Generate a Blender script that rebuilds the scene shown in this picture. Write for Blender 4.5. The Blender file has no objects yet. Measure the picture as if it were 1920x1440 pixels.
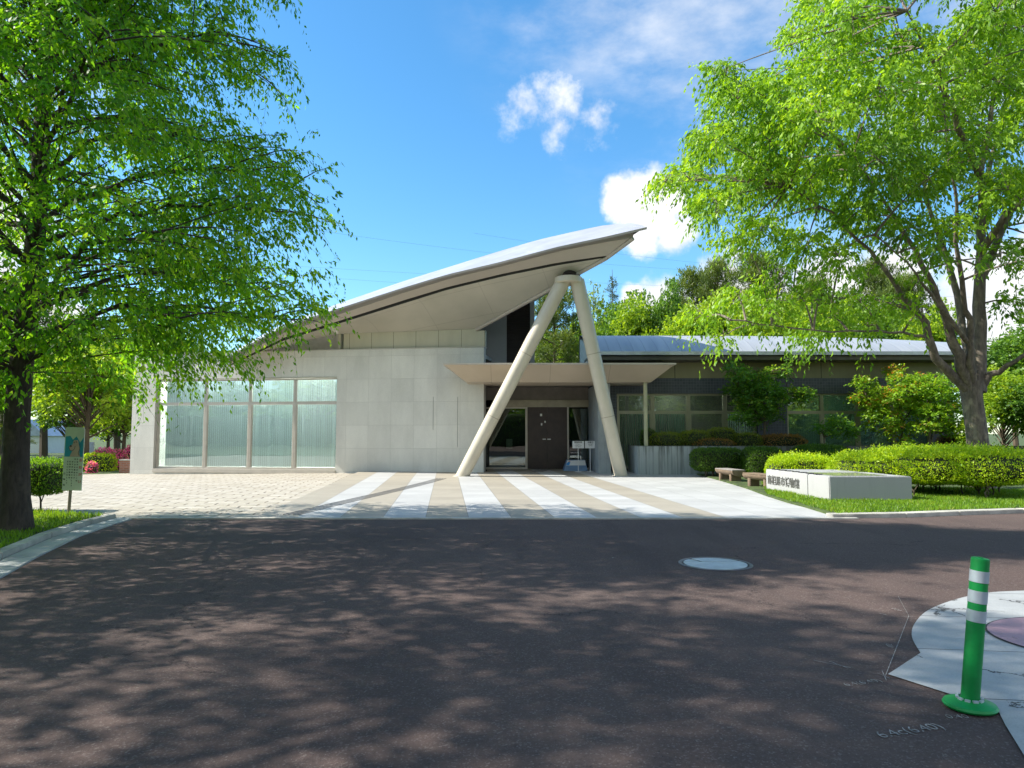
import bpy, bmesh, math, random
import numpy as np
from mathutils import Vector, Matrix
random.seed(7); RNG = np.random.default_rng(11)
SC = bpy.context.scene; COL = SC.collection
R = math.radians

# ------------------------------------------------------------------ camera, light, exposure
EYE = 1.5; FPX = 1290.0; PITCH = math.atan(92 / FPX)
cam = bpy.data.cameras.new('camera'); camo = bpy.data.objects.new('camera', cam); COL.objects.link(camo)
cam.sensor_width = 36; cam.lens = FPX / 1920 * 36; cam.clip_end = 2500; cam.clip_start = 0.05
camo.location = (0, 0, EYE); camo.rotation_euler = (R(90) + PITCH, 0, 0); SC.camera = camo
SUN_EL = R(42); SUN_AZ = R(1.5)            # azimuth: from -X turned towards +Y
to_sun = Vector((-math.cos(SUN_AZ) * math.cos(SUN_EL), math.sin(SUN_AZ) * math.cos(SUN_EL), math.sin(SUN_EL)))
sl = bpy.data.lights.new('sun', 'SUN'); sl.energy = 5.0; sl.angle = R(0.55); sl.color = (1.0, .95, .86)
so = bpy.data.objects.new('sun', sl); COL.objects.link(so)
so.rotation_euler = to_sun.to_track_quat('Z', 'Y').to_euler(); so.location = (-40, 10, 40)
SC.view_settings.view_transform = 'Standard'; SC.view_settings.look = 'None'
SC.view_settings.exposure = 0.90; SC.view_settings.gamma = 1; SC.view_settings.use_curve_mapping = False
SC.cycles.max_bounces = 7; SC.cycles.diffuse_bounces = 3; SC.cycles.glossy_bounces = 3
SC.cycles.transmission_bounces = 4; SC.cycles.transparent_max_bounces = 10
SC.cycles.caustics_reflective = False; SC.cycles.caustics_refractive = False

# ------------------------------------------------------------------ photo pixel -> world helpers
def ray(px, py):
    u = (px - 960) / FPX; v = (720 - py) / FPX
    c, s = math.cos(PITCH), math.sin(PITCH)
    return Vector((u, c - v * s, s + v * c))
CAMP = Vector((0, 0, EYE))
def P(px, py, Y):
    d = ray(px, py); return CAMP + d * (Y / d.y)
def G(px, py, z=0.0):
    d = ray(px, py); return CAMP + d * ((z - EYE) / d.z)
def zflag(x, y):                       # the forecourt falls gently towards the far left
    a = min(max((-x - 1) / 14.9, 0), 1.6); b = min(max((y - 12.3) / 14, 0), 1.2)
    return -0.19 * a * b

# ------------------------------------------------------------------ node helpers
class NT:
    def __init__(s, tree): s.t = tree; s.N = tree.nodes; s.L = tree.links
    def node(s, typ, **kw):
        n = s.N.new(typ)
        for k, v in kw.items(): setattr(n, k, v)
        return n
    def put(s, sock, v):
        if hasattr(v, 'is_output'): s.L.new(v, sock)
        elif v is not None: sock.default_value = v
    def m(s, op, a, b=None, c=None, clamp=False):
        n = s.node('ShaderNodeMath', operation=op, use_clamp=clamp)
        s.put(n.inputs[0], a)
        if b is not None: s.put(n.inputs[1], b)
        if c is not None: s.put(n.inputs[2], c)
        return n.outputs[0]
    def dot(s, a, vec):
        n = s.node('ShaderNodeVectorMath', operation='DOT_PRODUCT'); s.put(n.inputs[0], a); s.put(n.inputs[1], vec)
        return n.outputs['Value']
    def mix(s, f, a, b):
        n = s.node('ShaderNodeMix', data_type='RGBA'); s.put(n.inputs[0], f)
        s.put(n.inputs[6], col4(a) if isinstance(a, tuple) else a); s.put(n.inputs[7], col4(b) if isinstance(b, tuple) else b)
        return n.outputs[2]
    def noise(s, vec, scale, detail=3, rough=.55, out='Fac'):
        n = s.node('ShaderNodeTexNoise'); s.put(n.inputs['Vector'], vec)
        n.inputs['Scale'].default_value = scale; n.inputs['Detail'].default_value = detail; n.inputs['Roughness'].default_value = rough
        return n.outputs[out]
    def smooth(s, x, lo, hi, a=0.0, b=1.0):
        n = s.node('ShaderNodeMapRange', interpolation_type='SMOOTHSTEP'); s.put(n.inputs[0], x)
        n.inputs[1].default_value = lo; n.inputs[2].default_value = hi; n.inputs[3].default_value = a; n.inputs[4].default_value = b
        return n.outputs[0]
    def bump(s, h, strength=.3, dist=.01, nrm=None):
        n = s.node('ShaderNodeBump'); s.put(n.inputs['Height'], h); n.inputs['Strength'].default_value = strength
        n.inputs['Distance'].default_value = dist
        if nrm is not None: s.put(n.inputs['Normal'], nrm)
        return n.outputs[0]
    def scale(s, vec, sc):
        n = s.node('ShaderNodeVectorMath', operation='MULTIPLY'); s.put(n.inputs[0], vec); s.put(n.inputs[1], sc); return n.outputs[0]
    def line(s, x, period, width, off=0.0):        # 1 on joints every `period`
        a = s.m('PINGPONG', s.m('ADD', x, off), period / 2)
        return s.m('LESS_THAN', a, width / 2)
    def xyz(s, vec):
        n = s.node('ShaderNodeSeparateXYZ'); s.put(n.inputs[0], vec); return n.outputs
def col4(c): return (c[0], c[1], c[2], 1.0)
def new_mat(name):
    m = bpy.data.materials.new(name); m.use_nodes = True; t = NT(m.node_tree)
    b = t.N['Principled BSDF']; return m, t, b
def pos(t): return t.node('ShaderNodeNewGeometry').outputs['Position']
def objc(t): return t.node('ShaderNodeTexCoord').outputs['Object']
def plain(name, c, rough=.6, metal=0.0, var=.12, sc=3.0, bump=.15, bsc=60, dist=.003, spec=.5, dirt=0.0, dirtcol=None):
    m, t, b = new_mat(name); v = objc(t)
    f = t.smooth(t.noise(v, sc, 5, .6), .3, .7)
    cc = t.mix(f, tuple(x * (1 - var) for x in c), tuple(min(1, x * (1 + var)) for x in c))
    if dirt:
        st = t.smooth(t.noise(t.scale(v, (6, 6, .7)), 1.6, 5, .7), .48, .75)
        cc = t.mix(t.m('MULTIPLY', st, dirt), cc, dirtcol or tuple(x * .35 for x in c))
    t.put(b.inputs['Base Color'], cc); b.inputs['Roughness'].default_value = rough; b.inputs['Metallic'].default_value = metal
    b.inputs['Specular IOR Level'].default_value = spec
    if bump: t.put(b.inputs['Normal'], t.bump(t.noise(v, bsc, 3), bump, dist))
    return m
M = {}

# ------------------------------------------------------------------ world: sky with clouds
w = bpy.data.worlds.new('World'); SC.world = w; w.use_nodes = True
t = NT(w.node_tree); bg = t.N['Background']
sky = t.node('ShaderNodeTexSky'); sky.sky_type = 'NISHITA'; sky.sun_disc = False
sky.sun_elevation = SUN_EL; sky.sun_rotation = math.atan2(to_sun.x, to_sun.y); sky.air_density = 1.0; sky.dust_density = .3; sky.ozone_density = 3.0
hs = t.node('ShaderNodeHueSaturation'); t.put(hs.inputs['Color'], sky.outputs[0]); hs.inputs['Saturation'].default_value = 1.18; hs.inputs['Value'].default_value = 2.35; hs.inputs['Hue'].default_value = .5
D = t.node('ShaderNodeTexCoord').outputs['Generated']
nz = t.noise(D, 14, 9, .62); nz2 = t.noise(t.scale(D, (1, 1, 2.2)), 4.0, 8, .6); nz3 = t.noise(D, 45, 4, .6)
def blobmask(lst, soft=1.0):
    acc = None
    for (px, py, r) in lst:
        d = ray(px, py).normalized(); a = r / FPX * (math.cos(math.atan(abs(px - 960) / FPX)) ** 1.3)
        dd = t.dot(D, tuple(d))
        v_ = t.m('DIVIDE', t.m('ARCCOSINE', t.m('MINIMUM', dd, .999999)), a)
        v_ = t.m('SUBTRACT', 1.0, v_)
        acc = v_ if acc is None else t.m('MAXIMUM', acc, v_)
    return acc
cu = blobmask([(985,200,40),(1050,195,62),(1118,222,48),(1050,235,42)])
cu = t.m('MULTIPLY_ADD', nz, 3.0, t.m('SUBTRACT', cu, 1.45))
a1 = t.smooth(t.m('MULTIPLY_ADD', nz3, 1.3, cu), .45, 1.95)
c2 = blobmask([(1180,365,50),(1222,390,76),(1205,440,44),(1265,440,44),(1300,585,70),(1250,585,75),(1190,560,30),(1350,560,90),(1430,545,80),(1540,545,95),(1680,550,110),(1850,560,150),(1920,640,120),(2040,560,220),(60,620,120),(-200,500,300)])
c2 = t.m('MULTIPLY_ADD', nz, 1.5, t.m('SUBTRACT', c2, .80))
a2 = t.smooth(t.m('MULTIPLY_ADD', nz3, .5, c2), .08, .62)
ci = blobmask([(1340,30,430),(1150,-60,330),(1330,200,200),(1700,150,500),(-150,-100,500),(2600,300,700),(-1500,-300,900)])
ci = t.m('MULTIPLY', t.smooth(ci, 0.0, .75), t.smooth(nz2, .36, .72))
back = t.m('MULTIPLY', t.smooth(t.xyz(D)[1], .05, -.35), t.smooth(t.noise(D, 3.0, 7, .6), .34, .56))  # unseen cloud cover behind the camera, added to neutralise the fill light
al = t.m('MAXIMUM', t.m('MULTIPLY', back, .8), t.m('MAXIMUM', t.m('MULTIPLY', a1, .96), t.m('MAXIMUM', a2, t.m('MULTIPLY', ci, .62))), clamp=True)
cw = t.mix(t.smooth(nz, .3, .7), (9.5, 9.9, 10.6), (12.2, 12.2, 12.2))
tint = t.node('ShaderNodeMix', data_type='RGBA', blend_type='MULTIPLY'); tint.inputs[0].default_value = 1
t.put(tint.inputs[6], hs.outputs[0]); t.put(tint.inputs[7], t.mix(t.smooth(t.xyz(D)[2], .0, .5), (.92, 1.07, 1.10), (.82, 1.12, 1.10)))
t.put(bg.inputs[0], t.mix(al, tint.outputs[2], cw)); bg.inputs[1].default_value = .054

# ------------------------------------------------------------------ mesh helpers
def tag(o, label=None, cat=None, group=None, kind=None):
    if label: o['label'] = label
    if cat: o['category'] = cat
    if group: o['group'] = group
    if kind: o['kind'] = kind
    return o
def thing(name, loc, label, cat, group=None):
    o = bpy.data.objects.new(name, None); COL.objects.link(o); o.location = loc; o.empty_display_size = .2
    return tag(o, label, cat, group)
def wloc(o):
    v = Vector((0, 0, 0))
    while o is not None: v += Vector(o.location); o = o.parent
    return v
class MB:
    def __init__(s): s.v = []; s.f = []
    def add(s, vs, fs):
        k = len(s.v); s.v += [tuple(v) for v in vs]; s.f += [tuple(i + k for i in f) for f in fs]; return s
    def box(s, x0, x1, y0, y1, z0, z1):
        return s.add([(x, y, z) for x in (x0, x1) for y in (y0, y1) for z in (z0, z1)],
                     [(0,1,3,2),(4,6,7,5),(0,4,5,1),(2,3,7,6),(0,2,6,4),(1,5,7,3)])
    def hexa(s, pts):     # 8 pts, order as box (x,y,z binary)
        return s.add(pts, [(0,1,3,2),(4,6,7,5),(0,4,5,1),(2,3,7,6),(0,2,6,4),(1,5,7,3)])
    def prism(s, poly, z0, z1):
        n = len(poly)
        z0f = z0 if callable(z0) else (lambda x, y: z0); z1f = z1 if callable(z1) else (lambda x, y: z1)
        vs = [(p[0], p[1], z0f(p[0], p[1])) for p in poly] + [(p[0], p[1], z1f(p[0], p[1])) for p in poly]
        return s.add(vs, [tuple(range(n))[::-1], tuple(range(n, 2 * n))] + [(i, (i + 1) % n, n + (i + 1) % n, n + i) for i in range(n)])
    def tube(s, pts, rad, n=8, cap=True):
        pts = [Vector(p) for p in pts]; k0 = len(s.v); m = len(pts)
        ref = Vector((.13, .97, .2)).normalized(); px = None
        for i, p in enumerate(pts):
            d = (pts[min(i + 1, m - 1)] - pts[max(i - 1, 0)])
            d = d.normalized() if d.length > 1e-9 else Vector((0, 0, 1))
            if px is None:
                a = d.cross(ref)
                if a.length < .1: a = d.cross(Vector((1, 0, 0)))
            else: a = px - d * px.dot(d)
            a.normalize(); px = a; b = d.cross(a)
            r = rad[i] if hasattr(rad, '__len__') else rad
            for j in range(n):
                th = 2 * math.pi * j / n
                s.v.append(tuple(p + (a * math.cos(th) + b * math.sin(th)) * r))
        for i in range(m - 1):
            for j in range(n):
                q = k0 + i * n; s.f.append((q + j, q + (j + 1) % n, q + n + (j + 1) % n, q + n + j))
        if cap: s.f.append(tuple(range(k0, k0 + n))[::-1]); s.f.append(tuple(range(k0 + (m - 1) * n, k0 + m * n)))
        return s
    def lathe(s, prof, c=(0, 0, 0), n=32):   # prof: (r, z)
        k0 = len(s.v); c = Vector(c)
        for (r, z) in prof:
            for j in range(n):
                th = 2 * math.pi * j / n; s.v.append((c.x + r * math.cos(th), c.y + r * math.sin(th), c.z + z))
        for i in range(len(prof) - 1):
            for j in range(n):
                q = k0 + i * n; s.f.append((q + j, q + (j + 1) % n, q + n + (j + 1) % n, q + n + j))
        s.f.append(tuple(range(k0, k0 + n))[::-1]); s.f.append(tuple(range(k0 + (len(prof) - 1) * n, k0 + len(prof) * n)))
        return s
    def build(s, name, mat, parent=None, smooth=False, bevel=0, mx=None, recalc=True):
        off = wloc(parent) if parent else Vector((0, 0, 0))
        me = bpy.data.meshes.new(name)
        vs = s.v if mx is None else [tuple(mx @ Vector(v)) for v in s.v]
        me.from_pydata([(v[0] - off.x, v[1] - off.y, v[2] - off.z) for v in vs], [], s.f)
        bm = bmesh.new(); bm.from_mesh(me)
        if recalc: bmesh.ops.recalc_face_normals(bm, faces=bm.faces)
        if bevel:
            ed = [e for e in bm.edges if len(e.link_faces) == 2 and e.calc_face_angle(0) > .6]
            bmesh.ops.bevel(bm, geom=ed, offset=bevel, segments=2, affect='EDGES', clamp_overlap=True)
        bm.to_mesh(me); bm.free()
        if smooth:
            me.polygons.foreach_set('use_smooth', [True] * len(me.polygons))
            me.set_sharp_from_angle(angle=R(40))
        me.materials.append(mat)
        o = bpy.data.objects.new(name, me); COL.objects.link(o)
        if parent: o.parent = parent
        return o
class Fr:           # a facade frame: u along the wall, d out of the wall, z up
    def __init__(s, O, ux, n): s.O = Vector(O); s.u = Vector(ux).normalized(); s.n = Vector(n).normalized()
    def pt(s, u, d, z): q = s.O + s.u * u + s.n * d; return Vector((q.x, q.y, z))
    def box(s, mb, u0, u1, d0, d1, z0, z1):
        return mb.hexa([s.pt(u, d, z) for u in (u0, u1) for d in (d0, d1) for z in (z0, z1)])
    def hit(s, px, py, d=0.0):
        o = s.O + s.n * d; r = ray(px, py); t_ = (o - CAMP).dot(s.n) / r.dot(s.n); q = CAMP + r * t_
        return (q - s.O).dot(s.u), q.z
def text_mesh(body, size, extrude, bold=0.0):
    cu_ = bpy.data.curves.new('lettering', 'FONT'); cu_.body = body; cu_.size = size; cu_.extrude = extrude; cu_.offset = bold
    cu_.align_x = 'CENTER'; cu_.align_y = 'CENTER'; cu_.resolution_u = 3
    ob = bpy.data.objects.new('lettering', cu_); COL.objects.link(ob)
    bpy.context.view_layer.update()
    dg = bpy.context.evaluated_depsgraph_get(); me = bpy.data.meshes.new_from_object(ob.evaluated_get(dg))
    vs = [v.co.copy() for v in me.vertices]; fs = [tuple(p.vertices) for p in me.polygons]
    bpy.data.objects.remove(ob); bpy.data.meshes.remove(me); bpy.data.curves.remove(cu_)
    return vs, fs
def add_text(mb, body, size, origin, right, up, extrude=.003, bold=0.0, sx=1.0, shear=0.0):
    vs, fs = text_mesh(body, size, extrude, bold)
    right = Vector(right).normalized(); up = Vector(up).normalized(); nn = right.cross(up); o = Vector(origin)
    mb.add([o + right * (v.x * sx) + up * v.y + nn * v.z for v in vs], fs)

# ------------------------------------------------------------------ materials
def facade_mat(name, c, per_u, per_z, offu, offz, du, jw=.012, jc=.55, speck=True, rough=.55, var=.1, spec=.4):
    m, t, b = new_mat(name); p = pos(t)
    u = t.dot(p, tuple(du)); z = t.xyz(p)[2]
    jl = t.m('MAXIMUM', t.line(u, per_u, jw, offu), t.line(z, per_z, jw, offz))
    # one tone per slab
    cu_ = t.m('FLOOR', t.m('DIVIDE', t.m('ADD', u, offu), per_u)); cz = t.m('FLOOR', t.m('DIVIDE', t.m('ADD', z, offz), per_z))
    cb = t.node('ShaderNodeCombineXYZ'); t.put(cb.inputs[0], cu_); t.put(cb.inputs[1], cz)
    wn = t.node('ShaderNodeTexWhiteNoise'); t.put(wn.inputs[0], cb.outputs[0])
    tone = t.m('MULTIPLY_ADD', wn.outputs[0], var, 1 - var / 2)
    tone = t.m('MULTIPLY', tone, t.smooth(t.noise(t.scale(p, (1, 1, .35)), 1.1, 5, .65), .25, .8, 1.08, .86))
    if speck: tone = t.m('MULTIPLY', tone, t.smooth(t.noise(p, 170, 2, .8), .35, .65, .84, 1.14))
    base = t.node('ShaderNodeMix', data_type='RGBA', blend_type='MULTIPLY'); base.inputs[0].default_value = 1
    base.inputs[6].default_value = col4(c); t.put(base.inputs[7], tone)
    t.put(b.inputs['Base Color'], t.mix(jl, base.outputs[2], tuple(x * jc for x in c)))
    b.inputs['Roughness'].default_value = rough; b.inputs['Specular IOR Level'].default_value = spec
    t.put(b.inputs['Normal'], t.bump(t.m('MULTIPLY', jl, -1.0), .6, .006, t.bump(t.noise(p, 120, 2), .08, .002)))
    return m
def leaf_mat(name, c0, c1, c2=None, trans=.45, gain=1.0, rough=.45):
    m, t, b = new_mat(name)
    at = t.node('ShaderNodeAttribute'); at.attribute_name = 'tone'; f = at.outputs['Fac']
    cc = t.mix(t.smooth(f, 0, .75), tuple(x * gain for x in c0), tuple(x * gain for x in c1))
    if c2: cc = t.mix(t.smooth(f, .82, 1.0), cc, tuple(x * gain for x in c2))
    t.put(b.inputs['Base Color'], cc); b.inputs['Roughness'].default_value = rough; b.inputs['Specular IOR Level'].default_value = .35
    tr = t.node('ShaderNodeBsdfTranslucent')
    br = t.node('ShaderNodeMix', data_type='RGBA', blend_type='MULTIPLY'); br.inputs[0].default_value = 1
    t.put(br.inputs[6], cc); br.inputs[7].default_value = (2.6, 2.3, .9, 1); t.put(tr.inputs[0], br.outputs[2])
    mx = t.node('ShaderNodeMixShader'); mx.inputs[0].default_value = trans
    out = t.N['Material Output']; t.L.new(b.outputs[0], mx.inputs[1]); t.L.new(tr.outputs[0], mx.inputs[2]); t.L.new(mx.outputs[0], out.inputs[0])
    return m
def bark_mat(name, c, sc=7.0):
    m, t, b = new_mat(name); v = objc(t)
    n = t.noise(t.scale(v, (1, 1, .22)), sc * 2.2, 6, .7); n2 = t.noise(v, sc * .5, 4)
    f = t.smooth(n, .35, .66)
    cc = t.mix(f, tuple(x * .5 for x in c), c); cc = t.mix(t.smooth(n2, .52, .7), cc, (c[0] * 1.35, c[1] * 1.4, c[2] * 1.25))
    t.put(b.inputs['Base Color'], cc); b.inputs['Roughness'].default_value = .9
    t.put(b.inputs['Normal'], t.bump(n, .8, .03)); return m
def asphalt():
    m, t, b = new_mat('asphalt'); p = pos(t)
    big = t.smooth(t.noise(p, .22, 4, .6), .3, .7); mid = t.smooth(t.noise(t.scale(p, (1, .5, 1)), 1.4, 5, .7), .25, .75)
    fine = t.noise(p, 230, 2, .9)
    vo = t.node('ShaderNodeTexVoronoi'); t.put(vo.inputs['Vector'], p); vo.inputs['Scale'].default_value = 110
    cc = t.mix(big, (.096, .067, .059), (.126, .092, .080))
    cc = t.mix(t.m('MULTIPLY', mid, .35), cc, (.062, .046, .043))
    cc = t.mix(t.smooth(vo.outputs['Color'], .70, .92), cc, (.17, .138, .124)); gr_ = t.noise(p, 38, 3, .8); cc = t.mix(t.smooth(gr_, .55, .75), cc, (.06, .048, .045)); cc = t.mix(t.smooth(gr_, .46, .28), cc, (.15, .118, .105))
    cc = t.mix(t.smooth(fine, .58, .72), cc, (.03, .027, .03))
    vp = t.node('ShaderNodeTexVoronoi'); t.put(vp.inputs['Vector'], p); vp.inputs['Scale'].default_value = 1.1
    cc = t.mix(t.m('LESS_THAN', vp.outputs['Distance'], .010), cc, (.5, .49, .44))
    tr_ = t.smooth(t.noise(t.scale(p, (.9, .10, 1)), 1.6, 3, .6), .48, .62); cc = t.mix(t.m('MULTIPLY', tr_, .22), cc, (.05, .041, .040))
    ed = t.node('ShaderNodeTexVoronoi', feature='DISTANCE_TO_EDGE'); wv = t.node('ShaderNodeMix', data_type='RGBA', blend_type='ADD'); wv.inputs[0].default_value = .8
    t.put(wv.inputs[6], p); t.put(wv.inputs[7], t.noise(p, 1.4, 6, .7, 'Color')); t.put(ed.inputs['Vector'], wv.outputs[2]); ed.inputs['Scale'].default_value = .28
    crk = t.m('MULTIPLY', t.m('LESS_THAN', ed.outputs[0], .0022), t.m('GREATER_THAN', t.noise(p, .5, 2), .53)); cc = t.mix(t.m('MULTIPLY', crk, .6), cc, (.02, .018, .02))
    st_ = t.smooth(t.noise(p, 2.3, 6, .75), .66, .74); cc = t.mix(t.m('MULTIPLY', st_, .3), cc, (.045, .04, .04))
    t.put(b.inputs['Base Color'], cc); b.inputs['Roughness'].default_value = .85; b.inputs['Specular IOR Level'].default_value = .12
    h = t.m('ADD', t.m('MULTIPLY', vo.outputs['Distance'], 1.0), fine)
    t.put(b.inputs['Normal'], t.bump(h, .55, .004)); return m
M['asphalt'] = asphalt()
def plaza_mat():
    m, t, b = new_mat('striped_slabs'); p = pos(t); x, y, z = t.xyz(p)
    u = t.m('MULTIPLY_ADD', y, .095, t.m('ADD', x, 3.02 - 12.1 * .095))     # stripe coordinate
    kf = t.m('FLOOR', t.m('DIVIDE', u, .757))
    odd = t.m('GREATER_THAN', t.m('PINGPONG', kf, 1.0), .5)                 # k odd -> white
    far = t.m('MAXIMUM', t.m('GREATER_THAN', kf, 8.5), odd)
    jy = t.line(y, .60, .010); ju = t.line(u, .757, .010)
    cb = t.node('ShaderNodeCombineXYZ'); t.put(cb.inputs[0], kf); t.put(cb.inputs[1], t.m('FLOOR', t.m('DIVIDE', y, .60)))
    wn = t.node('ShaderNodeTexWhiteNoise'); t.put(wn.inputs[0], cb.outputs[0])
    cc = t.mix(far, (.34, .305, .245), (.43, .43, .42))
    tone = t.m('MULTIPLY', t.m('MULTIPLY_ADD', wn.outputs[0], .14, .93), t.smooth(t.noise(p, 1.3, 6, .7), .25, .75, .90, 1.05))
    tone = t.m('MULTIPLY', tone, t.smooth(t.noise(p, 90, 2, .8), .3, .7, .92, 1.06))
    mu = t.node('ShaderNodeMix', data_type='RGBA', blend_type='MULTIPLY'); mu.inputs[0].default_value = 1; t.put(mu.inputs[6], cc); t.put(mu.inputs[7], tone)
    j = t.m('MAXIMUM', t.m('MULTIPLY', jy, .45), t.m('MULTIPLY', ju, .75))
    st = t.smooth(t.noise(p, 3.1, 6, .8), .66, .78)
    t.put(b.inputs['Base Color'], t.mix(t.m('MULTIPLY', st, .3), t.mix(j, mu.outputs[2], (.12, .11, .09)), (.22, .20, .16)))
    b.inputs['Roughness'].default_value = .6
    t.put(b.inputs['Normal'], t.bump(t.m('MULTIPLY_ADD', j, -1.0, t.m('MULTIPLY', t.noise(p, 60, 3), .2)), .4, .006)); return m
M['plaza'] = plaza_mat()
def flag_mat():
    m, t, b = new_mat('flagstone'); p = pos(t)
    rot = t.node('ShaderNodeMapping'); t.put(rot.inputs[0], p); rot.inputs['Rotation'].default_value = (0, 0, R(-7))
    wob = t.node('ShaderNodeMix', data_type='RGBA', blend_type='ADD'); wob.inputs[0].default_value = .14
    t.put(wob.inputs[6], rot.outputs[0]); t.put(wob.inputs[7], t.noise(p, 1.7, 2, .5, 'Color'))
    br = t.node('ShaderNodeTexBrick'); t.put(br.inputs['Vector'], wob.outputs[2]); br.offset = .5
    br.inputs['Scale'].default_value = 1; br.inputs['Brick Width'].default_value = .62; br.inputs['Row Height'].default_value = .34
    br.inputs['Mortar Size'].default_value = .022; br.inputs['Mortar Smooth'].default_value = .5; br.inputs['Bias'].default_value = -.1
    br.inputs['Color1'].default_value = (.40, .36, .295, 1); br.inputs['Color2'].default_value = (.50, .46, .39, 1); br.inputs['Mortar'].default_value = (.12, .10, .075, 1)
    c = t.mix(t.smooth(t.noise(p, 2.2, 6, .7), .4, .75), br.outputs[0], (.33, .29, .22))
    t.put(b.inputs['Base Color'], c); b.inputs['Roughness'].default_value = .85
    h = t.m('MULTIPLY_ADD', br.outputs['Fac'], -1.0, t.m('MULTIPLY', t.noise(p, 7, 5, .7), .9))
    t.put(b.inputs['Normal'], t.bump(h, .9, .025)); return m
M['flag'] = flag_mat()
M['grassground'] = plain('turf', (.055, .085, .02), .95, var=.45, sc=2.5, bump=.8, bsc=30, dist=.03)
M['soil'] = plain('soil', (.075, .052, .032), .95, var=.4, sc=6, bump=.8, bsc=30, dist=.03)
M['concrete'] = plain('concrete', (.36, .37, .36), .8, var=.16, sc=2.2, bump=.25, bsc=50, dirt=.25)
M['kerb'] = plain('kerb_concrete', (.43, .41, .36), .8, var=.25, sc=2.5, bump=.4, bsc=60)
def patch_mat(name, c):
    m, t, b = new_mat(name); p = pos(t); x, y, z = t.xyz(p)
    vo = t.node('ShaderNodeTexVoronoi', feature='DISTANCE_TO_EDGE'); 
    wv = t.node('ShaderNodeMix', data_type='RGBA', blend_type='ADD'); wv.inputs[0].default_value = .35; t.put(wv.inputs[6], p); t.put(wv.inputs[7], t.noise(p, 3.5, 5, .7, 'Color'))
    t.put(vo.inputs['Vector'], wv.outputs[2]); vo.inputs['Scale'].default_value = 1.5
    cr = t.m('MULTIPLY', t.m('LESS_THAN', vo.outputs[0], .012), t.m('GREATER_THAN', t.noise(p, 1.3, 2), .5))
    j = t.m('MAXIMUM', t.line(t.m('MULTIPLY_ADD', x, .12, y), .93, .010, .33), t.line(t.m('MULTIPLY_ADD', y, -.5, x), 3.1, .010, .6))
    tone = t.m('MULTIPLY', t.smooth(t.noise(p, 2.0, 6, .7), .3, .7, .84, 1.06), t.smooth(t.noise(p, 130, 3, .8), .3, .62, .85, 1.05))
    mu = t.node('ShaderNodeMix', data_type='RGBA', blend_type='MULTIPLY'); mu.inputs[0].default_value = 1; mu.inputs[6].default_value = col4(c); t.put(mu.inputs[7], tone)
    stn = t.smooth(t.noise(p, 9, 5, .8), .64, .72)
    cc = t.mix(t.m('MULTIPLY', stn, .45), mu.outputs[2], tuple(q * .4 for q in c))
    t.put(b.inputs['Base Color'], t.mix(t.m('MAXIMUM', cr, j), cc, (.05, .045, .045))); b.inputs['Roughness'].default_value = .55
    t.put(b.inputs['Normal'], t.bump(t.m('MULTIPLY', t.m('MAXIMUM', cr, j), -1.0), .6, .006, t.bump(t.noise(p, 80, 3), .2, .003))); return m
M['patch'] = patch_mat('pale_concrete_paving', (.37, .38, .38))
M['pink'] = patch_mat('pink_paving', (.40, .25, .29))
UA = None   # set below
M['steel'] = plain('metal_frame', (.50, .455, .39), .4, .2, var=.06, bump=0)
M['wingframe'] = plain('bronze_frame', (.36, .34, .24), .4, .3, var=.06, bump=0)
M['legpaint'] = plain('cream_painted_steel', (.54, .49, .39), .32, 0, var=.05, sc=1.2, bump=.04, bsc=8, dist=.01, dirt=.10)
M['darkmetal'] = plain('dark_metal', (.05, .045, .045), .45, .4, bump=0)
M['whitepaint'] = plain('white_paint', (.78, .78, .76), .5, var=.04, bump=0)
M['black'] = plain('black_lettering', (.03, .03, .03), .6, bump=0)
M['red'] = plain('red_lettering', (.55, .07, .06), .6, bump=0)
M['chalk'] = plain('chalk', (.25, .235, .22), .9, var=.5, sc=25, bump=0)
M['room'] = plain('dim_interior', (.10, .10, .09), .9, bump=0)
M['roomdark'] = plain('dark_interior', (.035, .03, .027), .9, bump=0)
M['dooorwood'] = plain('dark_bronze_door', (.042, .026, .019), .4, .1, var=.2, sc=4, bump=.1)
def blind_mat(name, c, tr):
    m, t, b = new_mat(name); sm_ = t.line(t.dot(pos(t), (-.986, .166, 0)), .092, .012); cc = t.mix(sm_, c, tuple(x * .68 for x in c)); t.put(b.inputs['Base Color'], cc); b.inputs['Roughness'].default_value = .8  # shade where slats overlap is put into the fabric colour as darker lines
    tn_ = t.node('ShaderNodeBsdfTranslucent'); t.put(tn_.inputs[0], cc); mx = t.node('ShaderNodeMixShader'); mx.inputs[0].default_value = tr
    t.L.new(b.outputs[0], mx.inputs[1]); t.L.new(tn_.outputs[0], mx.inputs[2]); t.L.new(mx.outputs[0], t.N['Material Output'].inputs[0]); return m
M['blind'] = blind_mat('blind_fabric', (.74, .83, .86), .35)
M['roomwhite'] = plain('white_interior', (.72, .74, .72), .9, bump=0)
M['blinddim'] = blind_mat('green_blind_fabric', (.42, .58, .52), .4)
M['panelwhite'] = blind_mat('pale_blue_panel', (.52, .68, .72), .4)
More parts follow.
